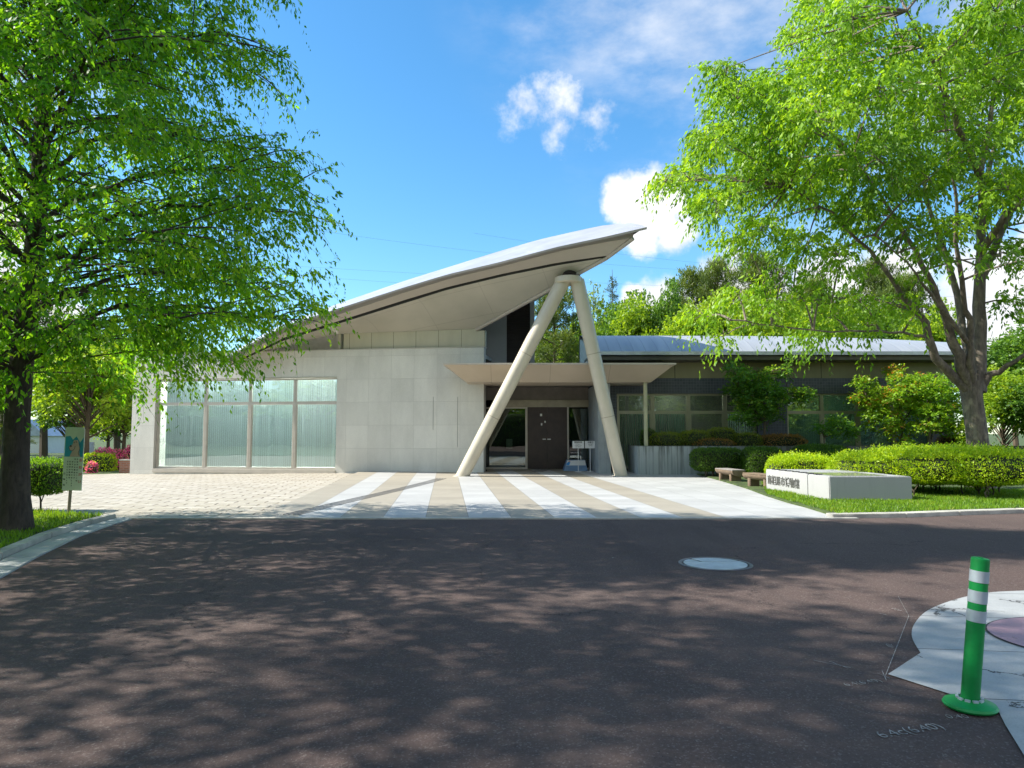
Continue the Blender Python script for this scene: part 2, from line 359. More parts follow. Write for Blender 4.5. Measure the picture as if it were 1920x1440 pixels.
def glass_mat(name, tint, f0, rough=.0):
    m = bpy.data.materials.new(name); m.use_nodes = True; t = NT(m.node_tree); t.N.remove(t.N['Principled BSDF'])
    tr = t.node('ShaderNodeBsdfTransparent'); tr.inputs[0].default_value = col4(tint)
    gl = t.node('ShaderNodeBsdfGlossy'); gl.inputs['Roughness'].default_value = rough; gl.inputs[0].default_value = (.95, 1, .98, 1)
    t.put(gl.inputs['Normal'], t.bump(t.noise(pos(t), .8, 2), .12, .02))
    lw = t.node('ShaderNodeFresnel'); lw.inputs[0].default_value = 1.5
    mx = t.node('ShaderNodeMixShader'); t.put(mx.inputs[0], t.m('ADD', lw.outputs[0], f0, clamp=True))
    t.L.new(tr.outputs[0], mx.inputs[1]); t.L.new(gl.outputs[0], mx.inputs[2]); t.L.new(mx.outputs[0], t.N['Material Output'].inputs[0]); return m
M['glass'] = glass_mat('window_glass', (.95, 1.0, .98), .07)
M['glassdark'] = glass_mat('tinted_glass', (.74, .80, .76), .07)

# ------------------------------------------------------------------ ground, road, paving
def sheet(name, poly, z, mat, th=.0):
    zf = z if callable(z) else (lambda x, y: z)
    mb = MB(); mb.add([(p[0], p[1], zf(p[0], p[1])) for p in poly], [tuple(range(len(poly)))])
    if th: mb = MB().prism(poly, (lambda x, y: zf(x, y) - th), zf)
    o = mb.build(name, mat)
    if not th and o.data.polygons[0].normal.z < 0: o.data.flip_normals()
    return tag(o, kind='structure')
sheet('ground', [(-900, -200), (900, -200), (900, 1500), (-900, 1500)], -.45, M['grassground'])
def g2(px, py): q = G(px, py); return (q.x, q.y)
kerbline = [(-4.2, 2.0), (-4.75, 4.6), g2(0, 1085), g2(70, 1045), g2(150, 1006), g2(215, 983), g2(258, 971)]
yA = G(700, 972).y
rightline = [g2(1562, 972), g2(1700, 970), g2(1800, 966), g2(1920, 962), (16, 12.9), (40, 13.2)]
road_poly = [(-4.2, 2.0), (-4.0, -30), (60, -30), (60, 12.9), (40, 13.1)] + rightline[::-1][2:] + [(-6.5, yA)] + kerbline[::-1][1:-1]
sheet('road', [(-30, -40), (80, -40), (80, yA + .9), (-30, yA + .9)], -.004, M['asphalt'], .3)
# striped forecourt
xl = lambda y: -4.53 - .095 * (y - 12.1)
rb = [g2(1571, 971.5), g2(1509, 953), g2(1475, 944), g2(1435, 931), g2(1401, 918), g2(1352, 903), g2(1318, 894), (6.6, 25.2)]
rb[0] = (rb[0][0], yA)
plz = [(xl(yA), yA)] + rb + [(4.6, 25.2), (4.6, 28.75), (-1.0, 28.75), (-1.0, 26.6), (xl(26.6), 26.6)]
sheet('forecourt_paving', plz, .016, M['plaza'], .3)
# flagstones, gridded so that they can fall to the left
mb = MB(); xs = np.linspace(-26, 0, 27); ys = np.linspace(yA, 29.6, 20)
fv = []; 
for j, y in enumerate(ys):
    for i, fx in enumerate(np.linspace(0, 1, 27)):
        x0 = -26; x = x0 + (xl(y) - x0) * fx; fv.append((x, y, .012 + zflag(x, y)))
mb.add(fv, [(j * 27 + i, j * 27 + i + 1, (j + 1) * 27 + i + 1, (j + 1) * 27 + i) for j in range(19) for i in range(26)])
o = mb.build('flagstone_paving', M['flag']); tag(o, kind='structure')
if o.data.polygons[0].normal.z < 0: o.data.flip_normals()
# pale edging at the road
tag(MB().box(-6.7, rb[0][0] + .3, yA - .12, yA - .004, -.2, .020).build('kerb', M['kerb'], bevel=.006), kind='structure')
mb = MB()
for a, b_ in zip(rightline[:-1], rightline[1:]):
    a = Vector(a); b_ = Vector(b_); d = (b_ - a).normalized(); n_ = Vector((-d.y, d.x)) * .12
    mb.hexa([(q.x, q.y, z) for q in (a, b_) for k in (0, 1) for z in (-.15, .07) for q in [q + n_ * k]])
tag(mb.build('kerb', M['kerb'], bevel=.01), kind='structure')
# left kerb and gutter
def strip(pts, off0, off1, z0, z1, name, mat, bev=.008):
    mb = MB(); L_ = []
    pts = [Vector(p) for p in pts]
    for i, p in enumerate(pts):
        d = (pts[min(i + 1, len(pts) - 1)] - pts[max(i - 1, 0)]).normalized(); n_ = Vector((-d.y, d.x))
        L_.append((p + n_ * off0, p + n_ * off1))
    for (a0, a1), (b0, b1) in zip(L_[:-1], L_[1:]):
        mb.hexa([(q.x, q.y, z) for q in (a0, a1, b0, b1) for z in (z0, z1)])
    return tag(mb.build(name, mat, bevel=bev), kind='structure')
strip(kerbline, 0.0, .34, -.2, .012, 'gutter', M['concrete'])
strip(kerbline, .36, .52, -.2, .075, 'kerb', M['kerb'], .012)
bedL = [(-30, -20), (-4.4, -20)] + [(p[0] - .50, p[1]) for p in kerbline] + [(-7.3, yA + .05), (-12, 12.9), (-30, 13.4)]
sheet('lawn', bedL, .05, M['grassground'], .3)
bedR = [(rb[0][0] - .02, yA + .14)] + rb[1:7] + [(6.6, 24.75), (60, 24.75), (60, 13.2)] + [(p[0], p[1] + .12) for p in rightline[::-1][1:]]
sheet('lawn', bedR, .055, M['grassground'], .3)
# concrete patch and pink circle
pp = [(2050,1100),(1920,1108),(1850,1112),(1790,1125),(1740,1145),(1715,1170),(1710,1195),(1726,1225),(1665,1265),(1780,1302),(1870,1330),(1885,1360),(1925,1425),(2050,1600),(2700,1600)]
def catmull(pts, n=6):
    P_ = [Vector(p) for p in pts]; out = []
    for i in range(len(P_) - 1):
        a, b_, c, d = P_[max(i - 1, 0)], P_[i], P_[i + 1], P_[min(i + 2, len(P_) - 1)]
        for k in range(n):
            t_ = k / n; out.append(tuple(.5 * ((2 * b_) + (c - a) * t_ + (2 * a - 5 * b_ + 4 * c - d) * t_ ** 2 + (3 * b_ - a - 3 * c + d) * t_ ** 3)))
    return out + [tuple(P_[-1])]
ppw = [g2(*p) for p in pp]
sheet('pavement', catmull(ppw[1:8]) + ppw[8:] + [ppw[0]], .004, M['patch'])
cp = G(1868, 1195); cc_ = Vector((cp.x + .72, cp.y - .08))
sheet('pavement', [(cc_.x + .75 * math.cos(a), cc_.y + .62 * math.sin(a)) for a in np.linspace(0, 2 * math.pi, 49)[:-1]], .009, M['darkmetal'])
sheet('pavement', [(cc_.x + .735 * math.cos(a), cc_.y + .605 * math.sin(a)) for a in np.linspace(0, 2 * math.pi, 49)[:-1]], .012, M['pink'])
# chalk survey marks
mb = MB()
def chalk(a, b_, wd=.0022):
    a = G(*a); b_ = G(*b_); d = (b_ - a).normalized(); n_ = Vector((-d.y, d.x, 0)) * wd
    a.z = b_.z = .0015; mb.add([a - n_, b_ - n_, b_ + n_, a + n_], [(0, 1, 2, 3)])
chalk((1704, 1155), (1660, 1268)); chalk((1684, 1118), (1704, 1155), .0015); chalk((1690, 1156), (1712, 1157)); chalk((1645, 1262), (1668, 1272)); chalk((1654, 1258), (1662, 1276))
chalk((1525, 1238), (1595, 1252), .003); chalk((1555, 1240), (1590, 1253), .003); chalk((1648, 1150), (1662, 1153), .003)
q = G(1706, 1370); add_text(mb, '6.4ₓ(6.40)'.replace('ₓ', 'c'), .10, (q.x, q.y, .0015), (1, .30, 0), (-.30, 1, 0), .0006, -.001)
q = G(1617, 1280); add_text(mb, '6.4(6.40)', .075, (q.x, q.y, .0015), (1, .3, 0), (-.3, 1, 0), .0006, -.0015)
q = G(1795, 1344); add_text(mb, '0.40', .07, (q.x, q.y, .0015), (1, .02, 0), (-.02, 1, 0), .0006, -.0015)
q = G(1682, 1143); add_text(mb, '101', .07, (q.x, q.y, .0015), (-.2, 1, 0), (-1, -.2, 0), .0006, -.0015)
q = G(1669, 1211); add_text(mb, '102', .06, (q.x, q.y, .0015), (.3, 1, 0), (-1, .3, 0), .0006, -.0015)
tag(mb.build('chalk_marks', M['chalk'], recalc=False), kind='structure')
# tactile guide strip
mb = MB(); M['tactile'] = plain('tactile_strip', (.15, .145, .14), .6, bump=.1)
path = [g2(545, 967), g2(640, 944), g2(740, 921), g2(800, 906), g2(828, 898)]
for k in range(4):
    pts = []
    for i, p in enumerate(path):
        a = Vector(path[max(i - 1, 0)]); b_ = Vector(path[min(i + 1, len(path) - 1)]); d = (b_ - a).normalized(); n_ = Vector((-d.y, d.x))
        c = Vector(p) + n_ * (k - 1.5) * .095; pts.append((c, n_))
    for (a, na), (b_, nb) in zip(pts[:-1], pts[1:]):
        mb.hexa([(q.x, q.y, z) for q in (a - na * .013, a + na * .013, b_ - nb * .013, b_ + nb * .013) for z in (.0, .024)])
for k in range(4):
    a = G(1000 + k * 6 - 4, 886); b_ = G(1018 + k * 6 - 4, 879.5); n_ = Vector((.025, 0, 0))
    mb.hexa([(q.x, q.y, z) for q in (a - n_, a + n_, b_ - n_, b_ + n_) for z in (.0, .024)])
tag(mb.build('tactile_paving', M['tactile']), kind='structure')
# manhole cover
q = G(1341, 1057); mh = thing('manhole_cover', (q.x, q.y, 0), 'round manhole cover inlaid with pale cut stone, in the shaded road', 'manhole cover')
M['iron'] = plain('cast_iron', (.17, .15, .15), .5, .6, var=.2, bump=.3, bsc=120)
MB().lathe([(.40, -.05), (.415, .001), (.41, .006), (.375, .006), (.37, -.002)], (q.x, q.y, 0), 48).build('rim', M['iron'], mh, True)
M['inlay'] = plain('pale_stone_inlay', (.42, .47, .48), .5, var=.12, sc=6, bump=.15)
tw = Vector((math.cos(R(12)), math.sin(R(12))))
def half(pts): return pts
cir = lambda r, a0, a1, n=24: [(q.x + r * math.cos(R(a)), q.y + r * math.sin(R(a))) for a in np.linspace(a0, a1, n)]
MB().lathe([(.37, -.04), (.37, -.002)], (q.x, q.y, 0), 40).build('cover_plate', M['iron'], mh)
MB().prism(cir(.355, 166, 383), -.03, .004).build('stone_inlay', M['inlay'], mh)
MB().prism(cir(.355, 27, 124, 16) + [(q.x - .112, q.y + .122)], -.03, .004).build('stone_inlay', M['inlay'], mh)
MB().prism(cir(.355, 131, 162, 8) + [(q.x - .145, q.y + .118)], -.03, .004).build('stone_inlay', M['inlay'], mh)

# ------------------------------------------------------------------ the museum
CR = P(907, 812, 26.2); CL = P(246, 812, 28.7)
uxA = Vector((CL.x - CR.x, CL.y - CR.y, 0)).normalized(); nA = Vector((-uxA.y, uxA.x, 0))
if nA.y > 0: nA = -nA
FA = Fr((CR.x, CR.y, 0), uxA, nA)
LEN = (Vector((CL.x, CL.y, 0)) - FA.O).length
bld = thing('museum_building', (0, 27, 0), 'low grey stone museum with soaring slanted roof on two cream steel legs', 'building')
M['granite'] = facade_mat('grey_granite', (.62, .605, .545), .925, .905, -(FA.O.dot(uxA)) + .0, 0.0, uxA, jw=.010, jc=.78)
M['beige'] = facade_mat('beige_panel', (.50, .47, .35), .915, 9.0, -(FA.O.dot(uxA)), 2.0, uxA, jw=.016, jc=.3, speck=False, var=.05)
ztop = FA.hit(907, 651)[1]
wu0, wz1 = FA.hit(632, 707); wu1, _ = FA.hit(289, 812); wz0 = .02
mb = MB(); TH = .35
FA.box(mb, 0, wu0, -TH, 0, -.5, ztop); FA.box(mb, wu1, LEN, -TH, 0, -.5, ztop)
FA.box(mb, wu0, wu1, -TH, 0, wz1, ztop); FA.box(mb, wu0, wu1, -TH, 0, -.5, wz0)
# side and back walls of the block
FA.box(mb, LEN - .35, LEN, -9, -TH, -.5, ztop); FA.box(mb, 0, LEN, -9.35, -9, -.5, ztop)
mb.build('wall', M['granite'], bld)
mb = MB(); FA.box(mb, -.03, LEN + .03, -.45, .03, ztop, ztop + .035)
mb.build('parapet_coping', M['steel'], bld, bevel=.006)
mb = MB(); FA.box(mb, .1, LEN - .36, -8.99, -3.2, ztop - .35, ztop - .2); FA.box(mb, .1, wu0 - .3, -3.2, -.46, ztop - .35, ztop - .2); FA.box(mb, wu0 - .3, LEN - .36, -1.25, -.46, ztop - .35, ztop - .2); mb.build('flat_roof', M['concrete'], bld)  # strip over the gallery left open, added so daylight reaches the blinds
mb = MB(); FA.box(mb, wu0 - .3, wu1 + .3, -3.2, -3.1, -.2, ztop - .4); FA.box(mb, wu0 - .4, wu0 - .3, -3.2, -TH, -.2, ztop - .4)
FA.box(mb, wu1 + .3, wu1 + .4, -3.2, -TH, -.2, ztop - .4); FA.box(mb, wu0 - .3, wu1 + .3, -3.1, -TH, -.25, -.2)
mb.build('interior', M['roomwhite'], bld)
GALL_FILL = []
for k in range(3): GALL_FILL.append(FA.box(MB(), wu0 + .3, wu1 - .3, -1.2 - .75 * k, -1.1 - .75 * k, ztop - .62, ztop - .57))
# a thin crack line / expansion joint seen on the wall
mb = MB()
for pxx, y0, y1 in ((858, 744, 838), (812, 744, 806)):
    u_, _z = FA.hit(pxx, 800); FA.box(mb, u_ - .007, u_ + .007, .0, .004, FA.hit(pxx, y1)[1], FA.hit(pxx, y0)[1])
mb.build('wall_stain', plain('stained_joint', (.13, .14, .11), .9, bump=0), bld)

def window(F, us, ztr, z0, z1, d, fmat, gmat, bmat, seed, fw=.055, lower_blind=True, upper_blind=True, pitch=.090, panel=False, slatang=.5, gap0=0.0):
    """one bay: frame mesh with panes and blinds as sub-parts"""
    u0, u1 = us; mb = MB()
    F.box(mb, u0, u0 + fw, d - .10, d, z0, z1); F.box(mb, u1 - fw, u1, d - .10, d, z0, z1)
    F.box(mb, u0 + fw, u1 - fw, d - .10, d, z1 - fw, z1); F.box(mb, u0 + fw, u1 - fw, d - .10, d, z0, z0 + fw * 1.2)
    F.box(mb, u0 + fw, u1 - fw, d - .10, d + .012, ztr - .06, ztr + .06)
    i = .035
    F.box(mb, u0 + fw, u0 + fw + i, d - .085, d - .02, z0 + fw * 1.2, ztr - .06); F.box(mb, u1 - fw - i, u1 - fw, d - .085, d - .02, z0 + fw * 1.2, ztr - .06)
    fr = mb.build('window', fmat, bld, bevel=.004)
    a = wloc(fr)
    for (za, zb) in ((z0 + fw * 1.2, ztr - .06), (ztr + .06, z1 - fw)):
        g = MB(); F.box(g, u0 + fw + .002, u1 - fw - .002, d - .058, d - .052, za + .002, zb - .002)
        p = g.build('pane', gmat, fr)
    r = random.Random(seed)
    for (za, zb, on) in ((z0 + .1, ztr - .06, lower_blind), (ztr + .02, z1 - .02, upper_blind)):
        if not on: continue
        g = MB()
        if panel: F.box(g, u0 + .04, u1 - .04, d - .20, d - .17, za, zb)
        else:
            x = u0 + .03
            while x < u1 - .03 - gap0:
                wv = .098; an = slatang + r.uniform(-.12, .12); dx = wv / 2 * math.cos(an); dy = wv / 2 * math.sin(an); cx = x + wv / 2
                k = [(cx - dx, d - .17 - dy), (cx + dx, d - .17 + dy)]
                e = .0015
                g.hexa([F.pt(uu, dd + s_, zz) for (uu, dd) in k for s_ in (-e, e) for zz in (za, zb)])
                x += pitch
        g.build('blind', bmat, fr)
    return fr
ed = [FA.hit(px_, 812)[0] for px_ in (631, 548, 463.5, 380, 289.5)]
ztr = FA.hit(470, 756)[1]
for k in range(4):
    window(FA, (ed[k] + .004, ed[k + 1] - .004), ztr, wz0 + .03, wz1 - .02, -.14, M['steel'], M['glass'], M['blind'], k, fw=.06, slatang=(.45, .5, .55, .6)[k], gap0=(.35 if k == 3 else 0), pitch=(.118, .112, .094, .092)[k])
mb = MB(); FA.box(mb, wu0, wu1, -.16, .05, -.1, wz0 + .028); mb.build('window_sill', M['steel'], bld, bevel=.005)
mb = MB(); FA.box(mb, wu0, wu1, -.1, .03, wz1 - .019, wz1 + .012); mb.build('window_head', M['wingframe'], bld)
# beige band and clerestory wall below the raised roof
G_RAIL = [(430, 668), (520, 655), (560, 641), (632, 626), (760, 622), (893, 617)]
def rail(pts, n, fn):
    xs_ = [p[0] for p in pts]; ys_ = [p[1] for p in pts]
    out = []
    for i in range(n):
        f = i / (n - 1); x = xs_[0] + (xs_[-1] - xs_[0]) * f; out.append(fn(x, float(np.interp(x, xs_, ys_))))
    return out
NST = 29
Yf = lambda x: float(np.interp(x, [430, 531, 757, 1000, 1212], [26.6, 25.6, 24.3, 22.6, 21.4]))
smooth_ = lambda pts: pts
T_R = rail([(430, 664), (480, 634), (531, 607), (638, 568), (757, 527), (840, 501), (923, 475), (1007, 450), (1090, 431), (1128, 423), (1184, 417), (1213, 424.6)], NST, lambda x, y: P(x, y, Yf(x) + 3.6 * min(1, (1212 - x) / 90 + .02) + .25))
T_R[-1] = P(1212, 424.5, 21.42)
B_R = rail([(430, 668), (480, 639), (531, 612), (638, 577), (757, 539), (840, 514), (934, 492), (1048, 462), (1138, 443), (1213, 425.6)], NST, lambda x, y: P(x, y, Yf(x)))
B2_R = [Vector((p.x, p.y + .02, p.z - .07)) for p in B_R]
C0_R = rail([(430, 671), (480, 643), (531, 615), (638, 581), (757, 543), (840, 517), (945, 492), (1048, 465), (1138, 446), (1188, 432)], NST, lambda x, y: P(x, y, Yf(x) + .25))
C_R = rail([(430, 680), (480, 652), (531, 624), (638, 589), (757, 549), (840, 523.5), (950, 497), (1048, 471), (1140, 453), (1187, 446)], NST, lambda x, y: P(x, y, Yf(x) + .28))
C2_R = [Vector((p.x - .02, p.y + .06, p.z - .02)) for p in C_R]
D_R = rail([(430, 684), (480, 659), (531, 634), (638, 601), (757, 563), (840, 538), (944, 513), (1048, 492), (1141, 479)], NST, lambda x, y: P(x, y, Yf(x) + .75))
D2_R = [Vector((p.x, p.y + .10, p.z + .05)) for p in D_R]
D3_R = rail([(430, 687), (480, 663), (531, 639), (638, 606), (757, 569), (840, 543), (944, 518), (1048, 497), (1137, 483)], NST, lambda x, y: P(x, y, Yf(x) + .86))
def gpt(x, y):
    u_, z_ = FA.hit(x, y, -.12); return FA.pt(u_, -.12, z_)
G_R = rail(G_RAIL, NST, gpt)
BK_R = [Vector((G_R[i].x * .96 + .4, 36.5, 4.9 + 2.3 * (i / (NST - 1)) ** 1.3)) for i in range(NST)]
def loft(mb, A, B):
    k = len(mb.v); n = len(A); mb.v += [tuple(p) for p in A] + [tuple(p) for p in B]
    mb.f += [(k + i, k + i + 1, k + n + i + 1, k + n + i) for i in range(n - 1)]
m, t, b = new_mat('roof_metal'); p_ = pos(t); seam = t.line(t.dot(p_, (.93, .36, 0)), .45, .03)
t.put(b.inputs['Base Color'], t.mix(t.smooth(t.noise(p_, .7, 4), .3, .7), (.40, .40, .43), (.50, .50, .53))); b.inputs['Roughness'].default_value = .42; b.inputs['Metallic'].default_value = .35
t.put(b.inputs['Normal'], t.bump(seam, .5, .02)); M['roofmetal'] = m
mb = MB(); loft(mb, T_R, B_R); loft(mb, BK_R, T_R); mb.build('raised_roof', M['roofmetal'], bld, True); RF = bpy.data.objects['raised_roof']
M['fascia'] = plain('fascia_metal', (.33, .305, .29), .5, .1, var=.05, sc=.6, bump=.03, bsc=5)
M['soffit'] = plain('soffit_panel', (.46, .41, .36), .6, var=.05, sc=.5, bump=.03, bsc=4, dirt=.05)
mb = MB(); loft(mb, B_R, B2_R); loft(mb, B2_R, C0_R); mb.build('roof_edge', M['fascia'], RF, True)
mb = MB(); loft(mb, C0_R, C_R); mb.build('fascia', M['fascia'], RF, True)
mb = MB(); loft(mb, C_R, C2_R); loft(mb, C2_R, D_R); mb.build('eave_panel', M['soffit'], RF, True)
mb = MB(); loft(mb, D_R, D2_R); loft(mb, D2_R, D3_R); mb.build('shadow_gap', M['darkmetal'], RF)
# soffit with a grid of panel joints
m, t, b = new_mat('soffit_boards'); p_ = pos(t)
jj = t.m('MAXIMUM', t.line(t.dot(p_, (.35, .94, 0)), 1.25, .02), t.line(t.dot(p_, (.94, -.35, 0)), 2.4, .02))
t.put(b.inputs['Base Color'], t.mix(t.m('MULTIPLY', jj, .35), t.mix(t.smooth(t.noise(p_, .6, 4), .3, .7), (.43, .405, .34), (.50, .465, .395)), (.2, .18, .15))); b.inputs['Roughness'].default_value = .6
M['soffitb'] = m
mb = MB(); loft(mb, D3_R, G_R); mb.build('soffit', M['soffitb'], RF, True)
# right closing face (dark trim along the lower edge is part of the fascia)
mb = MB(); i = NST - 1
mb.add([B_R[i], T_R[i], T_R[i - 1], T_R[i - 2], BK_R[i], G_R[i], D3_R[i], C_R[i], C0_R[i]], [(0, 1, 8), (1, 2, 8), (8, 2, 7), (2, 3, 7), (7, 3, 6), (3, 4, 6), (4, 5, 6)])
mb.build('side_fascia', M['fascia'], RF, recalc=False)
mb = MB(); i = 0; mb.add([B_R[i], T_R[i], BK_R[i], G_R[i], D3_R[i], C_R[i]], [(0, 1, 2, 3, 4, 5)]); mb.build('side_fascia', M['fascia'], RF, recalc=False)
mb = MB(); mb.tube([G_R[-1] + Vector((0, -.02, -.03)), D3_R[-1] + Vector((0, 0, -.02)), C_R[-1] + Vector((0, 0, -.02))], .07, 6); mb.build('edge_trim', M['soffit'], RF)
# drip groove line parallel to the right edge
mb = MB(); a = FA.pt(FA.hit(875, 620, -.1)[0], -.1, FA.hit(875, 620, -.1)[1] - .02)
uR0 = FA.hit(893, 640)[0]; uB1 = FA.hit(632, 640)[0]
mb = MB(); GB = [p for p in G_R if FA.hit(632, 640)[0] + .02 > (p - FA.O).dot(uxA)]
bots = [Vector((p.x, p.y, ztop + .03)) for p in GB]
for A_, B_ in ((0, .0),):
    loft(mb, [p + nA * .02 for p in GB], [p + nA * .02 for p in bots]); 
mb.v += []; mb.build('beige_band', M['beige'], bld, recalc=False)
mb = MB(); FA.box(mb, -.02, uR0 + .3, -.35, -.1, ztop + .03, ztop + .66); mb.build('beige_band', M['beige'], bld)
mb = MB(); GC = [p - nA * .35 for p in G_R if FA.hit(632, 640)[0] - .2 < (p - FA.O).dot(uxA)]
loft(mb, [p + Vector((0, 0, .1)) for p in GC], [Vector((p.x, p.y, ztop - .3)) for p in GC]); mb.build('clerestory_wall', plain('clerestory_panel', (.50, .48, .43), .7, bump=.05), bld, recalc=False)
q = P(566, 640, 29); MB().tube([(q.x, q.y, ztop), (q.x, q.y, ztop + .7)], .05, 8).build('vent_post', M['whitepaint'], bld)
# close the ends of the band
mb = MB(); u_ = FA.hit(632, 640)[0]; zz = FA.hit(632, 626)[1]; FA.box(mb, u_ - .1, u_, -1.4, -.1, ztop + .03, zz + .05); mb.build('beige_band', M['beige'], bld)

# the two legs
M['legjoint'] = plain('leg_joint', (.34, .29, .22), .6, bump=0)
apex = Vector((P(1066, 540, 23.45).x, 23.45, 0))
cz1 = P(1066, 521, 23.45).z; cz0 = P(1066, 532, 23.45).z
for (bpx, tpx) in ((867, 1054), (1163, 1083)):
    b0 = G(bpx, 893); b0 = Vector((b0.x, 23.9, 0)); t0 = P(tpx, 531, 23.45)
    d = (t0 - b0).normalized(); mb = MB(); pts = [b0 - d * .25 + Vector((0, 0, 0)), b0 + d * .01, t0 + d * .15]
    Lg = (t0 - b0).length; rr = .225
    mb.tube([b0 - d * .2, t0 + d * .1], [rr, rr * 1.12], 40)
    leg = mb.build('roof_leg', M['legpaint'], bld, True)
    for f in (.31, .635):
        c = b0 + (t0 - b0) * f; MB().tube([c - d * .012, c + d * .012], rr * (1 + .12 * f) + .004, 40).build('weld_ring', M['legjoint'], leg, True)
    MB().lathe([(.31, -.05), (.31, .03), (.26, .035)], (b0.x, b0.y, 0), 32).build('base_plate', M['soil'] if False else M['kerb'], leg, True)
MB().lathe([(.44, cz0), (.475, cz0 + .03), (.475, cz1 - .01), (.45, cz1 + .01), (.2, cz1 + .02)], (apex.x, apex.y, 0), 40).build('leg_cap', M['legpaint'], bld, True)
MB().tube([(apex.x + .02, apex.y, cz1), (apex.x + .1, apex.y + .2, cz1 + .22)], [.22, .34], 16).build('bearing', M['darkmetal'], bld)

# tower behind, louvre
t0 = P(907, 700, 28.3); t1 = P(950, 700, 28.3); t2 = P(994, 700, 28.3); t3 = P(1002.5, 700, 28.3); th = 7.05
M['towerwall'] = plain('grey_render', (.36, .37, .40), .7, var=.06, sc=.5, bump=.06, bsc=20)
mb = MB(); mb.box(t0.x - 1.5, t1.x, 28.3, 31, 3.95, th); mb.box(t2.x, t3.x, 28.3, 31, 3.95, th); mb.box(t1.x, t2.x, 28.9, 31, 3.95, th); mb.build('tower_wall', M['towerwall'], bld)
mb = MB()
for k in range(43):
    z = 3.96 + k * .072; mb.hexa([(x, y, zz) for x in (t1.x, t2.x) for (y, dz) in ((28.34, 0), (28.46, .07)) for zz in (z + dz, z + dz + .018)])
mb.box(t1.x, t2.x, 28.5, 28.52, 3.95, th); mb.build('louvre', plain('louvre_slats', (.075, .06, .062), .5, bump=0), bld)

# entrance canopy
cx0 = P(834, 684, 24.2); cx1 = P(1264, 677.5, 24.2); zc = cx0.z
fl = P(875, 719, 24.95); frr = P(1221, 714, 24.95); zb = (fl.z + frr.z) / 2
yb = 27.9; xb0 = -3.0
A0 = Vector((cx0.x, 24.2, zc)); A1 = Vector((cx1.x, 24.2, zc)); bl = Vector((fl.x, 24.95, zb)); br_ = Vector((frr.x, 24.95, zb))
bbl = P(889, 729, 26.05); bl2 = Vector((fl.x + .05, 26.05, zb)); 
m, t, b = new_mat('canopy_panels'); p_ = pos(t); jx = t.line(t.xyz(p_)[0], 2.12, .018, .75)
t.put(b.inputs['Base Color'], t.mix(t.m('MULTIPLY', jx, .5), t.mix(t.smooth(t.noise(p_, .8, 4), .3, .7), (.44, .365, .28), (.49, .41, .32)), (.16, .13, .1))); b.inputs['Roughness'].default_value = .5; M['canopy'] = m
yback = 26.9
C_T = [(A0.x, 24.2), (A1.x, 24.2), (A1.x, yback), (A0.x, 26.22)]
mb = MB()
top = [(A0.x, 24.2, zc), (A1.x, 24.2, zc), (A1.x, yback, zc), (A0.x, yback, zc)]
bot = [(bl.x, 24.95, zb), (br_.x, 24.95, zb), (br_.x, yback, zb), (bl.x, yback, zb)]
mb.add(top + bot, [(0, 1, 2, 3), (7, 6, 5, 4), (0, 1, 5, 4), (1, 2, 6, 5), (2, 3, 7, 6), (3, 0, 4, 7)])
# canopy stops at the granite wall: split so that it does not cut through
mb = MB()
def clipY(x): return FA.O.y + (x - FA.O.x) / uxA.x * uxA.y if x < FA.O.x else yback
xs_ = [0, 1]
def slab(x0, x1, xb0, xb1, y1a, y1b):
    T_ = [(x0, 24.2, zc), (x1, 24.2, zc), (x1, y1b, zc), (x0, y1a, zc)]; B_ = [(xb0, 24.95, zb), (xb1, 24.95, zb), (xb1, y1b, zb), (xb0, y1a, zb)]
    mb.add(T_ + B_, [(0, 1, 2, 3), (7, 6, 5, 4), (0, 1, 5, 4), (1, 2, 6, 5), (2, 3, 7, 6), (3, 0, 4, 7)])
xm = FA.O.x + .02
slab(A0.x, xm, bl.x, xm, 26.15, 26.15); slab(xm, A1.x, xm, br_.x, yback, yback)
can = mb.build('canopy', M['canopy'], bld)
mb = MB(); mb.box(A0.x - .06, A1.x + .06, 24.12, 24.19, zc + .003, zc + .06); mb.box(A0.x - .06, A0.x + .05, 24.19, 26.1, zc + .003, zc + .06); mb.box(A1.x - .05, A1.x + .06, 24.19, yback, zc + .003, zc + .06); mb.box(A0.x + .05, A1.x - .05, 24.19, 26.14, zc + .003, zc + .04)
mb.box(xm, A1.x - .05, 26.14, 28.29, zc + .003, zc + .04)
mb.build('canopy_flashing', M['steel'], can)
q = P(1210.5, 770, 25.1); MB().tube([(q.x, 25.1, 1.0), (q.x, 25.1, zb + .02)], .075, 20).build('canopy_post', plain('post_paint', (.42, .41, .26), .4, bump=0), can, True)
# entrance recess
YD = 28.6; xr = P(1122, 812, 25.4).x; xR1 = P(1145, 812, 25.4).x; xL = FA.O.x
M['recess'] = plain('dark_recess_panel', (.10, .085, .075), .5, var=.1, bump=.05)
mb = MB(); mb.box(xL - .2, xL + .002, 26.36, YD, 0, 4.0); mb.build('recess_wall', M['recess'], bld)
M['pier'] = plain('fair_faced_concrete', (.30, .33, .35), .7, var=.12, sc=1.5, bump=.2, bsc=40, dirt=.35)
mb = MB(); mb.box(xr, xR1, 25.4, YD + .2, 0, zb - .003); mb.build('entrance_pier', M['pier'], bld, bevel=.008)
hz0 = P(1000, 763.5, YD).z; hz1 = P(1000, 750, YD).z
mb = MB(); mb.box(xL, xr, YD, YD + .3, hz1, 4.4); mb.box(xL + .01, xr, 26.95, YD, zb + .05, zb + .12); mb.build('entrance_soffit', plain('entrance_ceiling', (.19, .165, .14), .5, bump=.04), bld)
mb = MB(); mb.box(P(940, 0, YD).x, xr, YD - .06, YD + .1, hz0, hz1); mb.build('door_header', plain('brushed_beam', (.34, .30, .22), .35, .3, bump=0), bld, bevel=.005)
